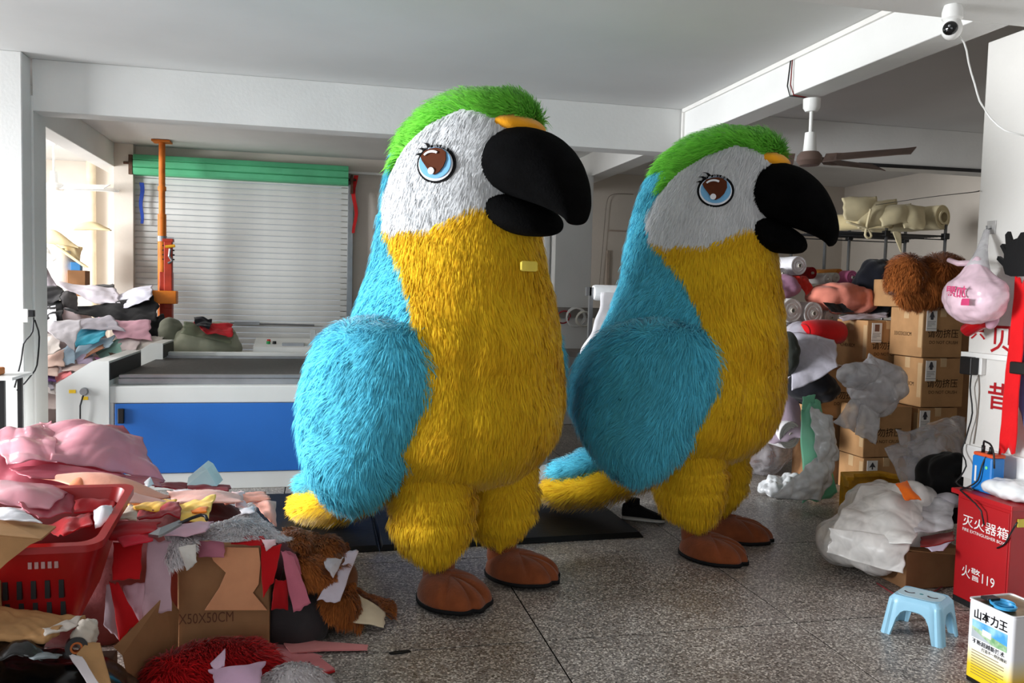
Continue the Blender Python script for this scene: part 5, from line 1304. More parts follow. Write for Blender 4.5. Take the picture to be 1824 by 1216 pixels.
cable('camera_cable', 'white cable drooping from the security camera to the column', [np.array([ccx+.03, ccy+.02, ccz-.1]), at(1717, 75, 3.45), at(1730, 130, 3.5), at(1745, 180, 3.5), at(1757, 200, 3.5), at(1790, 232, 3.42), at(1826, 242, 3.38)], .004, M_WHITE)
cable('sagging_wire', 'thin dark wire strung across to the column above the rack', [at(1560, 365, 7.3), at(1640, 353, 6.2), at(1735, 342, 4.4), np.array([3.43, 3.84, at(1744, 341, 3.86)[2]])], .003, M_BLACK)
cable('conduit_wire', 'dark conduit along the far beam in the right bay', [(4.9, 6.99, 2.82), (6, 6.985, 2.83), (7.45, 6.985, 2.84)], .018, M_DARKSTEEL)

# ------------------------------------------------------------------ blue stool and solvent can
M_STOOL = mat('light_blue_plastic', (150, 200, 226), .35, .45, var=.04)
A_, B_, D_ = np.array([2.594, 3.334]), np.array([2.735, 3.140]), np.array([2.906, 3.249])
ctr = (A_+D_)/2; ux = (B_-A_); Ls = np.linalg.norm(ux); ux = ux/Ls; uy = D_-B_; Ws = np.linalg.norm(uy); uy = uy/Ws
hs = .185
stl = thing('plastic_stool', 'small light blue plastic stool on the floor by the solvent can', 'stool', (ctr[0], ctr[1], 0))
def rrect(hx, hy, r, n=6):
    pts = []
    for cx, cy, a0 in ((hx-r, hy-r, 0), (-hx+r, hy-r, 90), (-hx+r, -hy+r, 180), (hx-r, -hy+r, 270)):
        for k in range(n+1):
            a = math.radians(a0+90*k/n); pts.append((cx+r*math.cos(a), cy+r*math.sin(a)))
        # straight side samples
        nx = {0: (-hx+r, hy), 90: (-hx, -hy+r), 180: (hx-r, -hy), 270: (hx, hy-r)}[a0]
        last = pts[-1]
        for k in range(1, 14): pts.append((last[0]+(nx[0]-last[0])*k/14, last[1]+(nx[1]-last[1])*k/14))
    return pts
def stool_shell(inset):
    base = rrect(1, 1, .22); rows = []
    nh = 10
    for j in range(nh+1):
        t = j/nh; row = []
        for (x, y) in base:
            side = max(abs(x), abs(y)); q = min(abs(x), abs(y))      # q: distance along the side from its middle
            arch = .70*max(0.0, 1-(q/.64)**4)**.5 if q < .64 else 0.0
            zf = arch + (1-arch)*t
            tap = 1.0-.20*zf - (.10*max(0, zf-.9)/.1)
            rib = 1 - .045*(abs(q-.74) < .05)*(zf < .93)
            hx, hy = (Ls/2+.018-inset)*tap*rib, (Ws/2+.018-inset)*tap*rib
            p = ctr + ux*x*hx + uy*y*hy; row.append((p[0], p[1], (hs-inset)*zf))
        rows.append(row)
    return rows
outr, inr = stool_shell(0), stool_shell(.007)
n_ = len(outr[0]); g = G()
g.loft(outr[::-1]+[], cap=False); k0 = len(g.V); g.loft(inr, cap=False)
nr = len(outr)
for i in range(n_):
    j = (i+1) % n_; a_, b_ = (nr-1)*n_+i, (nr-1)*n_+j; g.F.append((b_, a_, k0+i, k0+j))
cap0 = outr[-1]; g.F.append(tuple(range(n_)))
so_ = mesh('stool_shell', g.V, g.F, M_STOOL, stl, smooth=.6)
M_STP = mat('stool_print_pale', (186, 214, 226), .5)
Pl = [ctr + ux*x*.095+uy*y*.07 for x, y in rrect(1, 1, .6)]
sp = G().prism([(p[0], p[1], hs+.0005) for p in Pl], (0, 0, .001)).out('seat_print', M_STP, stl)
MK = mat('stool_print_dark', (62, 44, 52), .6)
for cx_ in (-.05, .05):
    arc = []
    for k in range(9):
        a = math.radians(200+140*k/8); arc.append((cx_+.026*math.cos(a), .004+.026*math.sin(a)))
    for k in range(8, -1, -1):
        a = math.radians(200+140*k/8); arc.append((cx_+.020*math.cos(a), .008+.020*math.sin(a)))
    G().prism([tuple(ctr+ux*x+uy*y)+(hs+.0017,) for x, y in arc], (0, 0, .0006)).out('print_mark', MK, sp)
G().lathe([(0, hs+.002), (.009, hs+.002), (.009, hs+.0016)], (ctr[0], ctr[1], 0), 12).out('drain_hole', mat('hole_teal', (70, 140, 150), .6), sp)

far_b = atz(1717, 1208); z_can = .36
tf = at(1722, 1063, far_b[1]); z_can = tf[2]
nc = atz(1806, 1099, z_can)[:2]; fcn = far_b[:2]
vx = nc-fcn; wcan = np.linalg.norm(vx); vx /= wcan; vy = np.array([-vx[1], vx[0]])   # vy points away from the label face
if vy[0] < 0: vy = -vy
cn_ = thing('solvent_can', 'square tin solvent can with yellow and white label beside the blue stool', 'can', (*(fcn+vx*wcan/2+vy*wcan/2), 0))
def canp(a, b, z): q = fcn+vx*a+vy*b; return (q[0], q[1], z)
def can_ring(ins, z):
    r = []
    for x, y in rrect(1, 1, .16, 5): r.append(canp(wcan/2+x*(wcan/2-ins), wcan/2+y*(wcan/2-ins), z))
    return r
def can_material():
    m = bpy.data.materials.new('can_label'); m.use_nodes = True; nt = m.node_tree; b = nt.nodes['Principled BSDF']
    tc = nt.nodes.new('ShaderNodeTexCoord'); sp_ = nt.nodes.new('ShaderNodeSeparateXYZ'); nt.links.new(tc.outputs['Object'], sp_.inputs[0])
    r = nt.nodes.new('ShaderNodeValToRGB'); e = r.color_ramp.elements
    mp_ = nt.nodes.new('ShaderNodeMapRange'); mp_.inputs['From Max'].default_value = z_can; nt.links.new(sp_.outputs[2], mp_.inputs[0]); nt.links.new(mp_.outputs[0], r.inputs[0])
    e[0].position = 0; e[0].color = (*lin((20, 20, 20)), 1); e[1].position = 1; e[1].color = (*lin((232, 232, 236)), 1)
    for p_, c_ in ((.06, (20, 20, 20)), (.065, (240, 196, 30)), (.22, (240, 198, 40)), (.42, (236, 230, 210)), (.5, (232, 232, 236))):
        q_ = e.new(p_); q_.color = (*lin(c_), 1)
    nt.links.new(r.outputs[0], b.inputs['Base Color']); b.inputs['Roughness'].default_value = .3; b.inputs['Specular IOR Level'].default_value = .5
    return m
G().loft([can_ring(.004, 0), can_ring(0, .004), can_ring(0, z_can-.012), can_ring(.003, z_can-.008), can_ring(-.002, z_can-.005), can_ring(-.002, z_can), can_ring(.004, z_can), can_ring(.006, z_can-.008)]).out('can_body', can_material(), cn_, .5)
M_TIN = mat('dirty_tin', (150, 138, 108), .3, .5, metal=.9, var=.2, scale=20)
G().loft([can_ring(.006, z_can-.008), can_ring(.006, z_can-.005)]).out('can_top', M_TIN, cn_)
cc_ = canp(wcan*.45, wcan*.32, z_can-.004)
G().lathe([(0, .003), (.045, .003), (.047, .012), (.043, .014), (.04, .006), (0, .005)], cc_, 24).out('cap_ring', mat('cap_blue', (60, 150, 200), .4), cn_, .6)
cc_ = canp(wcan*.62, wcan*.2, z_can-.004)
G().lathe([(0, .006), (.04, .006), (.043, .016), (.038, .018), (.035, .008), (0, .008)], cc_, 24).out('cap_ring', mat('cap_blue', (60, 150, 200), .4), cn_, .6)
G().box(np.array(canp(wcan*.2, wcan*.3, z_can))-np.array([.03, .02, 0]), np.array(canp(wcan*.2, wcan*.3, z_can))+np.array([.03, .02, .012]), bev=.003).out('handle', M_BLACK, cn_)
vx3 = np.array([vx[0], vx[1], 0]); nrm = -np.array([vy[0], vy[1], 0])
def can_text(s, a, z, size, xs=1.0, bold=0.0, mm=None):
    o3 = np.array(canp(a, 0, z))+nrm*.0012; text(s, size, o3, vx3, (0, 0, 1), mm or M_EYEBLK, cn_, 'lettering', bold=bold, xs=xs)
can_text('山本力王', wcan*.14, z_can*.80, wcan*.205, .92, .02)
can_text('不断超越新技术', wcan*.14, z_can*.495, wcan*.098, 1.05, .01)
can_text('打造不一样的精彩', wcan*.36, z_can*.44, wcan*.07, 1.0, .006)
def can_patch(name, poly, mm, off): G().prism([np.array(canp(a*wcan, 0, z*z_can))+nrm*off for a, z in poly], nrm*.0004).out(name, mm, cn_)
can_patch('label_sky', [(.12, .56), (.9, .56), (.9, .77), (.12, .77)], mat('label_sky_blue', (70, 150, 214), .4, rgb2=(150, 200, 232), scale=20), .0006)
can_patch('label_ground', [(.12, .56), (.9, .56), (.9, .63), (.5, .66), (.12, .69)], mat('label_grass_green', (110, 160, 110), .4, rgb2=(180, 200, 170), scale=40), .0011)
can_patch('label_road', [(.12, .56), (.6, .56), (.12, .66)], mat('label_road_grey', (176, 184, 190), .4), .0016)
can_patch('label_building', [(.36, .63), (.56, .62), (.56, .69), (.36, .70)], mat('label_wall_white', (226, 226, 220), .4), .0017)
for k in range(9): can_patch('fine_print', [(.14, .40-.034*k), (.14+(.72 if k % 3 else .6), .40-.034*k), (.14+(.72 if k % 3 else .6), .408-.034*k), (.14, .408-.034*k)], mat('fine_print_ink', (120, 108, 70), .6), .0008)
# ------------------------------------------------------------------ scrap pile in the left foreground
PINKF = mat('pink_satin_film', (234, 164, 178), .22, .65, var=.08, scale=3, trans=.3)
PINKD = mat('rose_satin_film', (196, 96, 112), .3, .6, var=.1, scale=3, trans=.25)
KRAFT = mat('kraft_paper', (186, 142, 96), .7, .2, var=.12, scale=6, bump=.25, bscale=22)
BLKBAG = mat('black_bin_film', (14, 14, 16), .22, .55, var=.3, scale=6)
def c3(x, y, Y): return at(x/4.503, 730+y/4.503, Y)
def c4(x, y, Y): return at(300+x/2.924, 800+y/2.924, Y)
def c5(x, y, Y): return at(x/4.405, 940+y/4.405, Y)
blob('scrap_mound', 'dense mass of red and pink offcuts inside the foreground scrap pile', 'fabric heap', (-.95, 4.28, .12), (.85, .50, .36), fab((120, 60, 62)), seed=201, amp=.05, freq=9, kind='stuff')
def scrap(lab, pts, rgb, seed, conv=c3, amp=.012, freq=16, m=None, bulge=.01, n=16, th=.004, name='fabric_offcut', cat='fabric', ragged=.02, **k):
    return cloth(name, lab, cat, [conv(*p) for p in pts], m or fab(rgb), seed=seed, amp=amp, freq=freq, bulge=bulge, n=n, th=th, ragged=ragged, group='offcuts on the foreground scrap pile', **k)
# big pink film bundle
pk_ = thing('pink_film_bundle', 'big shiny pink film bundle on the back of the scrap pile', 'film bundle', (-1.0, 4.6, .3))
cloth('film_panel', None, None, [c3(-40, 215, 4.75), c3(430, 95, 4.95), c3(470, 460, 4.30), c3(60, 490, 4.30)], PINKF, seed=202, amp=.05, freq=8, parent=pk_, bulge=.05, n=36, ragged=.02)
cloth('film_panel', None, None, [c3(330, 120, 4.95), c3(1120, 215, 4.85), c3(1310, 585, 4.55), c3(420, 450, 4.32)], PINKF, seed=203, amp=.05, freq=6.5, parent=pk_, bulge=.09, n=40, ragged=.02)
cloth('film_panel', None, None, [c3(600, 100, 5.0), c3(1000, 150, 5.0), c3(1330, 590, 4.75), c3(700, 400, 4.8)], PINKD, seed=204, amp=.02, freq=7, parent=pk_, bulge=.10, n=22, ragged=.02)
cloth('film_panel', None, None, [c3(60, 470, 4.34), c3(480, 430, 4.33), c3(1010, 545, 4.28), c3(240, 560, 4.15)], PINKD, seed=205, amp=.02, freq=9, parent=pk_, n=22, ragged=.02)
cloth('film_panel', None, None, [c3(430, 445, 4.36), c3(1300, 565, 4.5), c3(1290, 620, 4.35), c3(700, 560, 4.25)], PINKD, seed=206, amp=.015, freq=9, parent=pk_, n=20, ragged=.02)
blob('film_body', None, None, (-1.38, 4.72, .36), (.42, .22, .34), PINKD, seed=198, amp=.03, freq=9, parent=pk_, flat=.1)
# second pink film in front
p2_ = thing('pink_film_sheet', 'folded pink film hanging over the red basket', 'film', c3(250, 850, 3.6))
cloth('film_panel', None, None, [c3(-30, 560, 3.75), c3(590, 640, 3.8), c3(400, 800, 3.42), c3(-30, 770, 3.42)], PINKF, seed=207, amp=.02, freq=9, parent=p2_, bulge=.03, n=24, ragged=.02)
cloth('film_panel', None, None, [c3(120, 770, 3.42), c3(590, 650, 3.75), c3(580, 830, 3.55), c3(300, 900, 3.32)], PINKD, seed=208, amp=.02, freq=9, parent=p2_, n=20, ragged=.02)
scrap('white sheet under the pink film beside the carton flap', [(-20, 790, 3.42), (180, 800, 3.42), (340, 910, 3.2), (-20, 880, 3.2)], (226, 224, 230), 209)
# salmon fabric length
sal = thing('salmon_fabric', 'long salmon fabric folded lengthwise across the pile top', 'fabric', c3(800, 650, 4.1))
SALM = fab((240, 164, 138), rough=.6)
cloth('fold', None, None, [c3(220, 540, 4.25), c3(800, 545, 4.3), c3(1440, 690, 4.2), c3(960, 700, 3.95)], SALM, seed=210, amp=.012, freq=7, parent=sal, bulge=.05, n=24)
cloth('fold', None, None, [c3(540, 540, 4.3), c3(760, 560, 4.3), c3(700, 625, 4.05), c3(560, 610, 4.05)], fab((240, 132, 84)), seed=211, amp=.012, freq=9, parent=sal, bulge=.03, n=14)
cloth('fold', None, None, [c3(590, 620, 4.05), c3(1000, 690, 4.0), c3(1420, 760, 3.95), c3(980, 760, 3.8)], fab((226, 170, 158), rough=.6), seed=212, amp=.012, freq=8, parent=sal, bulge=.03, n=18)
scrap('peach fabric layers at the right end of the pile top', [(1330, 660, 4.3), (1900, 670, 4.35), (1960, 740, 4.0), (1420, 760, 3.95)], (238, 178, 164), 213, bulge=.03)
scrap('burgundy strip between the pink bundle and the foam wedge', [(1230, 580, 4.6), (1500, 595, 4.7), (1510, 640, 4.4), (1240, 630, 4.4)], (128, 12, 26), 214)
scrap('second burgundy strip behind the peach layers', [(1480, 590, 4.75), (1850, 615, 4.75), (1840, 650, 4.45), (1500, 640, 4.45)], (150, 18, 32), 215)
g = G().prism([c3(1500, 605, 4.55), c3(1510, 540, 4.6), c3(1620, 450, 4.65), c3(1660, 475, 4.65), c3(1740, 610, 4.6)], (.02, .10, .01)); tag(g.out('foam_wedge', fab((222, 230, 228)), None, False), 'white foam wedge standing at the back of the scrap pile', 'foam')
scrap('white paper corner poking up by the burgundy strip', [(1140, 605, 4.35), (1205, 540, 4.4), (1235, 610, 4.35), (1180, 625, 4.3)], (232, 234, 238), 216, n=8)
scrap('pale blush strip on top of the pile', [(1390, 645, 4.4), (1570, 640, 4.45), (1560, 675, 4.25), (1430, 690, 4.2)], (232, 214, 216), 217)
scrap('yellow cloth beside the salmon fabric', [(990, 745, 3.98), (1410, 715, 4.0), (1400, 830, 3.75), (1080, 805, 3.75)], (244, 186, 70), 218, amp=.02, freq=20)
scrap('crumpled yellow cloth with orange fold by the scissors', [(1440, 760, 3.95), (1730, 710, 3.98), (1660, 905, 3.62), (1450, 885, 3.62)], (246, 200, 96), 219, amp=.025, freq=18)
scrap('orange lining inside the yellow cloth', [(1530, 800, 3.82), (1670, 775, 3.84), (1660, 815, 3.7), (1540, 825, 3.7)], (240, 130, 40), 220, n=10)
scrap('dark red cloth lump between the two yellow cloths', [(1090, 800, 3.85), (1440, 755, 3.86), (1455, 890, 3.6), (1105, 895, 3.6)], (142, 12, 24), 221, amp=.03)
scrap('cream wedge beside the dark red lump', [(925, 880, 3.62), (1050, 755, 3.85), (1115, 800, 3.8), (1090, 895, 3.6)], (216, 196, 176), 222)
scrap('red cloth flat behind the basket corner', [(880, 895, 3.62), (1290, 905, 3.62), (1230, 1000, 3.45), (880, 1060, 3.45)], (178, 14, 28), 223)
scrap('crimson cloth with pink edge below the scissors', [(880, 1030, 3.5), (1260, 950, 3.55), (1220, 1060, 3.4), (1000, 1090, 3.38)], (196, 30, 52), 224)
scrap('pale pink crumpled strip under the scissors', [(1230, 950, 3.56), (1711, 890, 3.65), (1650, 990, 3.5), (1190, 1020, 3.46)], (214, 172, 188), 225, amp=.015)
# scissors
sc_ = thing('scissors', 'old steel scissors lying on the pale pink strip', 'scissors', c3(1400, 950, 3.5))
G().prism([c3(1190, 1015, 3.44), c3(1290, 960, 3.46), c3(1440, 900, 3.52), c3(1460, 925, 3.50), c3(1300, 1015, 3.42), c3(1270, 1025, 3.41)], (0, 0, .01)).out('blade', M_STEEL, sc_)
G().tube([c3(1430, 915, 3.5), c3(1540, 865, 3.53), c3(1610, 842, 3.55), c3(1650, 850, 3.54), c3(1660, 880, 3.51)], .007, 8).out('handle', M_DARKSTEEL, sc_, True)
# white fur drape and neighbours
def furcloth(lab, pts, conv, material, nstr, L, seed, comb=(0, -.4, -1), name='fur_offcut', **k):
    o = cloth(name, lab, 'fur', [conv(*p) for p in pts], material, seed=seed, n=18, group='fur offcuts on the foreground scrap pile', **k)
    V = np.array([v.co[:] for v in o.data.vertices]); nV = len(V)//2
    F = [tuple(p.vertices) for p in o.data.polygons if all(i < nV for i in p.vertices)]
    P = V[:nV]
    q = F[len(F)//2]; nn = np.cross(P[q[1]]-P[q[0]], P[q[2]]-P[q[0]])
    if np.dot(nn, EYEP-np.array(o.location)) < 0: F = [f[::-1] for f in F]
    fur('fur', P, F, nstr, material, o, L, .004, comb=comb, seed=seed, lift=.45, clump=1.0)
    return o
furcloth('white fur piece spread over the front of the pile top', [(-10, 470, 3.62), (430, 330, 3.95), (640, 490, 3.7), (300, 480, 3.52)], c4, F_OFFW, 3500, .035, 230, amp=.015, bulge=.03)
furcloth('dirty white fur drape hanging at the carton corner', [(1290, 60, 3.55), (1560, 80, 3.55), (1520, 240, 3.42), (1340, 350, 3.42)], c5, F_OFFW, 1800, .03, 231, amp=.015, bulge=.03)
scrap('long mauve cloth hanging down between basket and carton', [(1170, 80, 3.5), (1350, 110, 3.5), (1345, 640, 3.42), (1110, 720, 3.42)], (196, 164, 176), 232, c5, freq=8)
scrap('pale pink cloth hanging behind the red stripe', [(960, 450, 3.46), (1140, 430, 3.46), (1120, 720, 3.4), (1060, 760, 3.4)], (198, 158, 172), 233, c5)
scrap('red cloth flap hanging beside the basket', [(890, 120, 3.48), (1125, 120, 3.48), (1100, 410, 3.40), (885, 410, 3.40)], (184, 14, 22), 234, c5, freq=7)
scrap('red tapering stripe hanging low by the carton flap', [(865, 430, 3.42), (935, 430, 3.42), (1095, 740, 3.36), (940, 880, 3.34)], (182, 14, 22), 235, c5, freq=7)
scrap('pale strip hanging left of the red stripe', [(835, 450, 3.44), (880, 445, 3.44), (935, 880, 3.36), (815, 760, 3.38)], (190, 168, 178), 236, c5)
scrap('white felt petal hanging at the carton corner', [(1400, 150, 3.4), (1535, 125, 3.4), (1545, 270, 3.38), (1465, 340, 3.38)], (216, 212, 206), 237, c5, n=10)
# carton with printing, flap
cx0, cx1, cy0 = at(316, 1080, 3.6)[0], at(480, 1080, 3.6)[0], 3.6
bc_ = thing('printed_carton', 'brown carton with printed size in the scrap pile front', 'box', ((cx0+cx1)/2, 3.78, 0))
hb = at(400, 985, 3.6)[2]
G().box((cx0, cy0, 0.001), (cx1, cy0+.36, hb), bev=.006).out('carton_body', M_CARTON2, bc_)
fp = [c5(x, y, Y) for x, y, Y in ((1300, 520, 3.45), (1395, 650, 3.58), (1380, 1230, 3.57), (1010, 1235, 3.25), (960, 1000, 3.22), (890, 935, 3.2))]
G().prism(fp, (.004, .006, 0)).out('flap', M_CARTON2, bc_)
p = at(316, 1112, 3.598); text('X50X50CM', .062, (p[0]+.005, 3.5985, p[2]), (1, 0, 0), (0, 0, 1), mat('brown_ink', (104, 66, 48), .9), bc_, 'size_print', xs=.72)
hp2 = [(235, 578), (300, 640), (265, 720), (190, 835), (515, 835), (440, 745), (470, 700), (480, 590), (470, 510), (300, 508), (228, 560)]
tag(G().prism([c4(x, y, 3.585) for x, y in hp2][::-1], (0, -.006, 0)).out('felt_cutout', fab((226, 160, 118)), None), 'peach felt cut-out with notched waist stuck on the printed carton', 'felt')
scrap('red strap folded over the carton top edge', [(270, 465, 3.62), (500, 455, 3.62), (495, 505, 3.56), (330, 500, 3.56)], (186, 12, 22), 240, c4, n=12)
scrap('dusty pink square at the carton top corner', [(155, 478, 3.56), (290, 472, 3.56), (292, 562, 3.54), (155, 562, 3.54)], (190, 118, 138), 241, c4, n=12, amp=.004)
scrap('bright red tongue hanging over the carton edge', [(478, 500, 3.58), (592, 495, 3.6), (548, 690, 3.54), (492, 768, 3.53)], (190, 12, 22), 242, c4, n=14)
scrap('red square hanging below the bright red tongue', [(555, 680, 3.56), (622, 680, 3.58), (625, 832, 3.56), (533, 832, 3.55)], (164, 8, 18), 243, c4, n=12)
scrap('long rose tongue with rounded end over the carton side', [(585, 530, 3.6), (650, 555, 3.62), (745, 805, 3.55), (648, 848, 3.54)], (196, 108, 128), 244, c4, n=14)
scrap('short rose tab above the long rose tongue', [(605, 525, 3.66), (665, 545, 3.68), (695, 650, 3.6), (640, 655, 3.6)], (184, 92, 112), 245, c4, n=10)
scrap('pale pink triangle on the red tongue top', [(488, 475, 3.57), (562, 472, 3.57), (560, 500, 3.55), (510, 530, 3.54)], (224, 190, 196), 246, c4, n=8)
scrap('peach roll end at the pile edge over the tail', [(440, 275, 4.15), (560, 270, 4.2), (562, 405, 3.9), (500, 360, 3.9)], (234, 166, 148), 247, c4, bulge=.04)
scrap('pale pink folded strip at the pile top right', [(330, 222, 4.25), (395, 222, 4.28), (410, 315, 4.0), (350, 305, 4.0)], (238, 196, 194), 248, c4, n=10)
scrap('orange pink flat layer at the pile top right edge', [(240, 235, 4.3), (505, 225, 4.4), (530, 265, 4.15), (300, 290, 4.05)], (240, 150, 124), 249, c4)
scrap('white slip near the peach roll', [(370, 320, 3.95), (445, 305, 3.98), (450, 335, 3.85), (380, 345, 3.85)], (230, 226, 232), 250, c4, n=8)
# brown fur heap with backing scraps
furcloth('brown fur piece on top of the fur heap beside the tail', [(580, 420, 3.95), (780, 470, 4.05), (720, 570, 3.72), (620, 520, 3.7)], c4, F_BROWN, 3000, .05, 251, amp=.02, bulge=.04)
furcloth('brown fur piece at the back edge of the fur heap', [(720, 470, 4.02), (940, 490, 4.1), (910, 620, 3.8), (700, 600, 3.75)], c4, F_BROWN, 3500, .05, 252, amp=.02, bulge=.05)
furcloth('brown fur piece hanging in the middle of the fur heap', [(640, 540, 3.75), (880, 590, 3.85), (870, 740, 3.7), (700, 720, 3.62)], c4, F_BROWN, 3500, .04, 253, amp=.02, bulge=.03)
furcloth('brown fur piece low on the floor side of the heap', [(780, 740, 3.72), (960, 690, 3.85), (1000, 940, 3.72), (820, 900, 3.62)], c4, F_BROWN, 3500, .05, 254, amp=.02, bulge=.06)
furcloth('tan fur strip lying on the floor past the heap', [(940, 700, 3.98), (1040, 770, 4.0), (1175, 800, 3.92), (1170, 890, 3.78)], c4, F_BROWN, 2000, .035, 255, amp=.01)
scrap('long white backing strip on the brown fur heap', [(905, 535, 3.9), (990, 528, 3.95), (890, 795, 3.62), (775, 788, 3.58)], (206, 196, 210), 256, c4, n=14, amp=.006)
scrap('cream backing piece lying on the floor by the brown fur', [(950, 738, 3.9), (1138, 838, 3.85), (1118, 928, 3.7), (900, 890, 3.66)], (214, 198, 170), 257, c4, n=14, amp=.005)
scrap('white backing curl inside the brown fur heap', [(790, 560, 3.82), (915, 562, 3.85), (862, 665, 3.66), (825, 625, 3.66)], (200, 192, 198), 258, c4, n=12, amp=.01)
scrap('white slip above the brown fur heap', [(600, 430, 3.9), (670, 425, 3.92), (680, 500, 3.75), (640, 500, 3.74)], (220, 214, 228), 259, c4, n=8)
blob('dark_bag', 'dark translucent bag in shadow between carton and fur heap', 'bag', c4(660, 880, 3.72)+np.array([.0, .05, -.02]), (.16, .16, .15), fab((54, 50, 52)), seed=260, amp=.02)
blob('fur_filling', 'brown fur offcut mass under the fur pieces beside the carton', 'fur', c4(790, 720, 3.9), (.17, .15, .18), fab((96, 56, 30)), seed=261, amp=.03)
# floor scraps
scrap('rose scrap lying on the floor before the carton', [(450, 1055, 3.62), (620, 1000, 3.72), (790, 1085, 3.5), (520, 1120, 3.42)], (206, 124, 130), 262, c4, amp=.008)
tag(G().prism([c4(x, y, 3.58-.0*(x)) if False else np.append(atz(300+x/2.924, 800+y/2.924)[:2], .012) for x, y in ((600, 1030), (700, 1008), (800, 1020), (1040, 1038), (1035, 1062), (800, 1066), (640, 1080))], (0, 0, .006)).out('felt_strip', fab((214, 134, 134)), None), 'long pointed rose strip on the floor with dark red edge', 'felt')
tag(G().prism([np.append(atz(300+x/2.924, 800+y/2.924)[:2], .01) for x, y in ((640, 1085), (760, 1080), (866, 1160), (800, 1178), (730, 1120), (720, 1165), (640, 1130))], (0, 0, .006)).out('felt_strip', fab((208, 122, 126)), None), 'forked rose strip on the floor nearest the camera', 'felt')
tag(G().prism([np.append(atz(300+x/2.924, 800+y/2.924)[:2], .004) for x, y in ((610, 1082), (730, 1118), (800, 1184), (868, 1166), (860, 1150), (700, 1060))], (0, 0, .006)).out('felt_strip', fab((176, 14, 22)), None), 'dark red felt edge under the forked rose strip', 'felt')
tag(G().prism([np.append(atz(u, v)[:2], .0008) for u, v in ((692, 1163), (705, 1160), (728, 1158), (732, 1161), (715, 1165), (695, 1166))], (0, 0, .003)).out('floor_patch', M_RUBBER, None), 'small black rubber scrap on the floor joint', 'scrap')
# red fur heap at the lower edge
p = atz(395, 1190)
rf = thing('red_fur_bundle', 'bright red fur bundle at the lower edge before the carton', 'fur', (p[0], p[1]-.12, 0))
furball('fur_body', rf, (p[0]-.02, p[1]-.12, .03), (.23, .17, .10), F_RED, 6000, .06, 270, amp=.03)
tag(cloth('lilac_scrap', None, None, [c4(210, 1150, 3.12), c4(505, 1108, 3.2), c4(470, 1235, 2.98), c4(250, 1235, 2.98)], fab((206, 168, 196)), seed=271, amp=.006, bulge=.03, n=14), 'large lilac felt piece lying on the red fur', 'felt')
tag(cloth('lilac_scrap', None, None, [c4(215, 1120, 3.16), c4(298, 1038, 3.24), c4(294, 1125, 3.14), c4(250, 1150, 3.1)], fab((214, 182, 206)), seed=272, amp=.004, n=8), 'small lilac triangle poking from the red fur', 'felt')
p = atz(520, 1210)
wf = thing('cream_fur_bundle', 'cream fur bundle at the lower edge beside the red fur', 'fur', (p[0], p[1]-.1, 0))
furball('fur_body', wf, (p[0], p[1]-.12, .02), (.15, .16, .08), F_OFFW, 2500, .04, 273)
# red basket
M_BASK = mat('red_basket_plastic', (158, 10, 14), .35, .45, var=.1, scale=5)
bk = thing('plastic_basket', 'red plastic basket half buried in the scrap pile', 'basket', (-1.0, 3.45, .2))
def brect(x0, x1, y0, y1, z, r=.06, n=5):
    out = []
    for cx, cy, a0 in ((x1-r, y1-r, 0), (x0+r, y1-r, 90), (x0+r, y0+r, 180), (x1-r, y0+r, 270)):
        for k in range(n+1):
            a = math.radians(a0+90*k/n); out.append((cx+r*math.cos(a), cy+r*math.sin(a), z))
    return out
B_F = c5(700, 130, 3.16); bx1 = at(205, 910, 3.45)[0]; bx0 = bx1-.62; by0, by1 = 3.17, 3.72
zf = at(120, 968, by0)[2]; zr = at(205, 885, 3.5)[2]
def tiltz(ring): return [(x, y, z + (y-by0)*.14) for x, y, z in ring]
rings = [brect(bx0+.07, bx1-.09, by0+.06, by1-.06, zf-.34), brect(bx0, bx1, by0, by1, zf-.025), brect(bx0-.02, bx1+.02, by0-.02, by1+.02, zf-.025), brect(bx0-.02, bx1+.02, by0-.02, by1+.02, zf), brect(bx0+.01, bx1-.01, by0+.01, by1-.01, zf), brect(bx0+.08, bx1-.1, by0+.07, by1-.07, zf-.33)]
g = G().loft([tiltz(r) for r in rings]); g.out('basket_shell', M_BASK, bk, .5)
for k in range(5):
    q = c5(230+k*52, 300, by0); zc = zf-.075
    G().box((q[0]-.006, by0+.004, zc-.012), (q[0]+.006, by0+.018, zc+.012)).out('slot_print', mat('basket_print', (188, 150, 150), .5), bk)
for row in range(2):
    for k in range(9):
        xx = bx0+.14+k*.045
        G().box((xx-.008, by0+.018+row*.02, zf-.20-.085*row), (xx+.008, by0+.034+row*.02, zf-.135-.085*row)).out('slot', M_BLACK, bk)
scrap('red cloth heaped inside the basket', [(340, 960, 3.6), (760, 820, 3.62), (740, 960, 3.35), (520, 1040, 3.28)], (170, 10, 20), 280, c3, amp=.03)
scrap('white sock like cloth on the basket rim', [(750, 800, 3.5), (900, 770, 3.52), (920, 860, 3.42), (760, 950, 3.36)], (224, 222, 228), 281, c3, amp=.012, bulge=.03)
scrap('red cloth covering the basket back corner', [(590, 670, 3.78), (960, 690, 3.8), (900, 800, 3.6), (600, 850, 3.55)], (176, 14, 26), 282, c3, amp=.015)
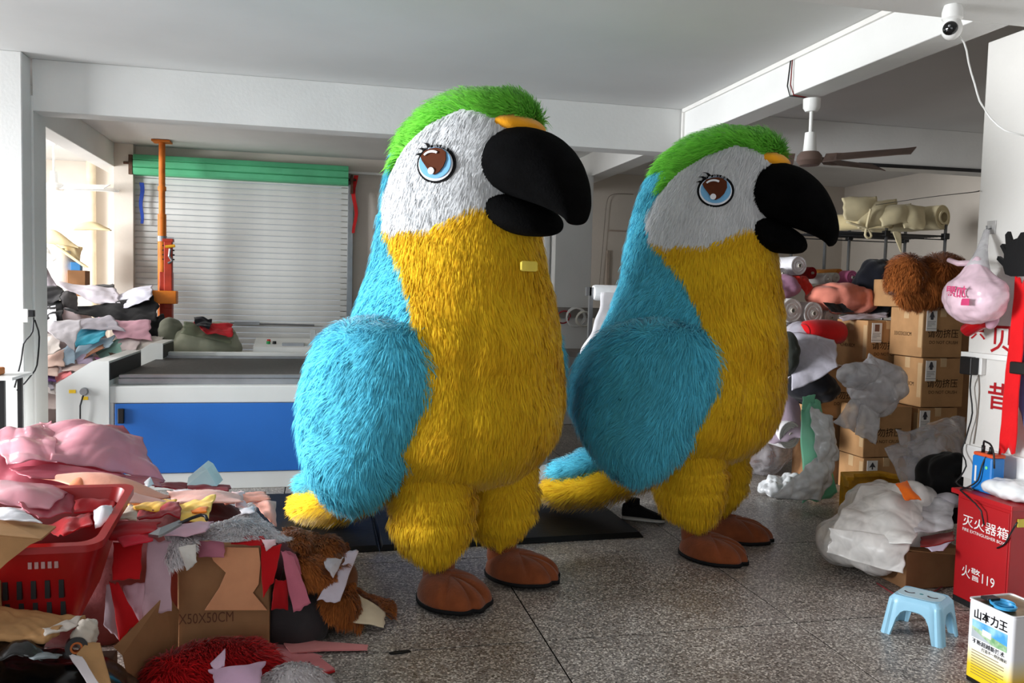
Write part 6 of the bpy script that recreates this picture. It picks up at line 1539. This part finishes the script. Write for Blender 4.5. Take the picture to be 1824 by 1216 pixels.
# open carton at the picture edge
oc = thing('open_carton', 'open tan carton flap leaning on the basket at the picture edge', 'box', (-1.2, 3.0, .2))
G().prism([c3(-60, 860, 3.3), c3(450, 945, 3.3), c3(330, 1045, 3.05), c3(-60, 1010, 3.05)], (0, 0, .006)).out('flap', M_CARTON, oc)
G().prism([c3(-60, 1012, 3.045), c3(320, 1046, 3.045), c3(240, 1080, 3.045), c3(60, 1220, 3.04), c3(-60, 1330, 3.04)], (0, .008, 0)).out('carton_side', M_CARTON, oc)
G().box((-1.62, 2.85, .001), (-1.08, 3.2, .50), bev=.005).out('carton_body', M_CARTON, oc)
# black bags, kraft parcel and tape at the bottom corner
p = at(40, 1190, 2.95)
bb = thing('black_bag', 'black plastic bag in the bottom corner under the kraft parcel', 'bag', (p[0], 3.0, 0))
blob('bag_body', None, None, (p[0]-.08, 3.02, .12), (.40, .22, .16), BLKBAG, seed=290, amp=.03, freq=12, parent=bb, nu=50)
cloth('bag_fold', None, None, [c5(-40, 850, 2.95), c5(350, 900, 2.95), c5(330, 1050, 2.8), c5(-40, 1050, 2.8)], BLKBAG, seed=291, amp=.03, freq=14, parent=bb, bulge=.03)
kp = thing('kraft_parcel', 'crumpled brown kraft parcel on the black bag', 'parcel', c5(250, 880, 2.95))
cloth('parcel_top', None, None, [c5(-60, 615, 3.1), c5(655, 690, 3.12), c5(330, 885, 2.86), c5(-60, 850, 2.86)], KRAFT, seed=292, amp=.012, freq=22, parent=kp, n=26, th=.02, ragged=.02)
cloth('torn_edge', None, None, [c5(340, 790, 2.95), c5(640, 690, 3.1), c5(600, 780, 3.0), c5(350, 850, 2.88)], fab((206, 196, 186)), seed=293, amp=.01, freq=30, parent=kp, n=14)
blob('crumpled_tape', 'crumpled white tape lump beside the tape roll', 'tape', c5(670, 830, 3.02), (.035, .035, .04), fab((196, 186, 174), rough=.4), seed=294, amp=.014, freq=60, nu=24, nv=16)
tag(G().box((at(205, 1150, 3.2)[0]-.22, 3.16, 0), (at(205, 1150, 3.2)[0], 3.24, at(205, 1165, 3.2)[2]), bev=.004).out('dark_cardboard', mat('dark_cardboard', (70, 50, 38), .85), None), 'dark brown cardboard piece standing behind the tape roll', 'cardboard')
tp = thing('tape_roll', 'dark tape roll with orange core in the bottom corner', 'tape', c5(600, 930, 2.98))
c_ = c5(600, 935, 2.98); axd = np.array([.25, -1, .25])
G().lathe([(.016, .02), (.034, .02), (.036, -.03), (.016, -.03), (.016, .02)], c_, 24, axd).out('tape_winding', M_BLACK, tp, .6)
G().lathe([(.013, .022), (.019, .022), (.019, -.03), (.013, -.03), (.013, .022)], c_, 24, axd).out('core', mat('orange_core', (176, 92, 36), .6), tp, .6)
ks = tag(G().prism([c5(600, 990, 2.92), c5(680, 900, 2.98), c5(780, 910, 2.99), c5(790, 950, 2.97), c5(870, 1240, 2.85), c5(720, 1240, 2.82)], (0, .01, .0)).out('kraft_strip', KRAFT, None), 'brown kraft paper strip hanging by the tape roll', 'paper')
tag(cloth('white_ribbon', None, None, [c5(540, 1000, 2.9), c5(640, 1005, 2.9), c5(790, 1240, 2.8), c5(700, 1240, 2.8)], fab((214, 206, 210)), seed=295, amp=.004, n=10), 'white ribbon curling over the kraft strip', 'ribbon')
scrap('grey film scrap on the black bag', [(150, 1000, 2.85), (480, 1010, 2.88), (440, 1045, 2.8), (260, 1045, 2.78)], (120, 128, 132), 296, c5, n=10)
scrap('charcoal film scrap beside the grey one on the black bag', [(30, 900, 2.92), (150, 900, 2.93), (140, 950, 2.85), (40, 960, 2.84)], (96, 92, 102), 297, c5, n=10)
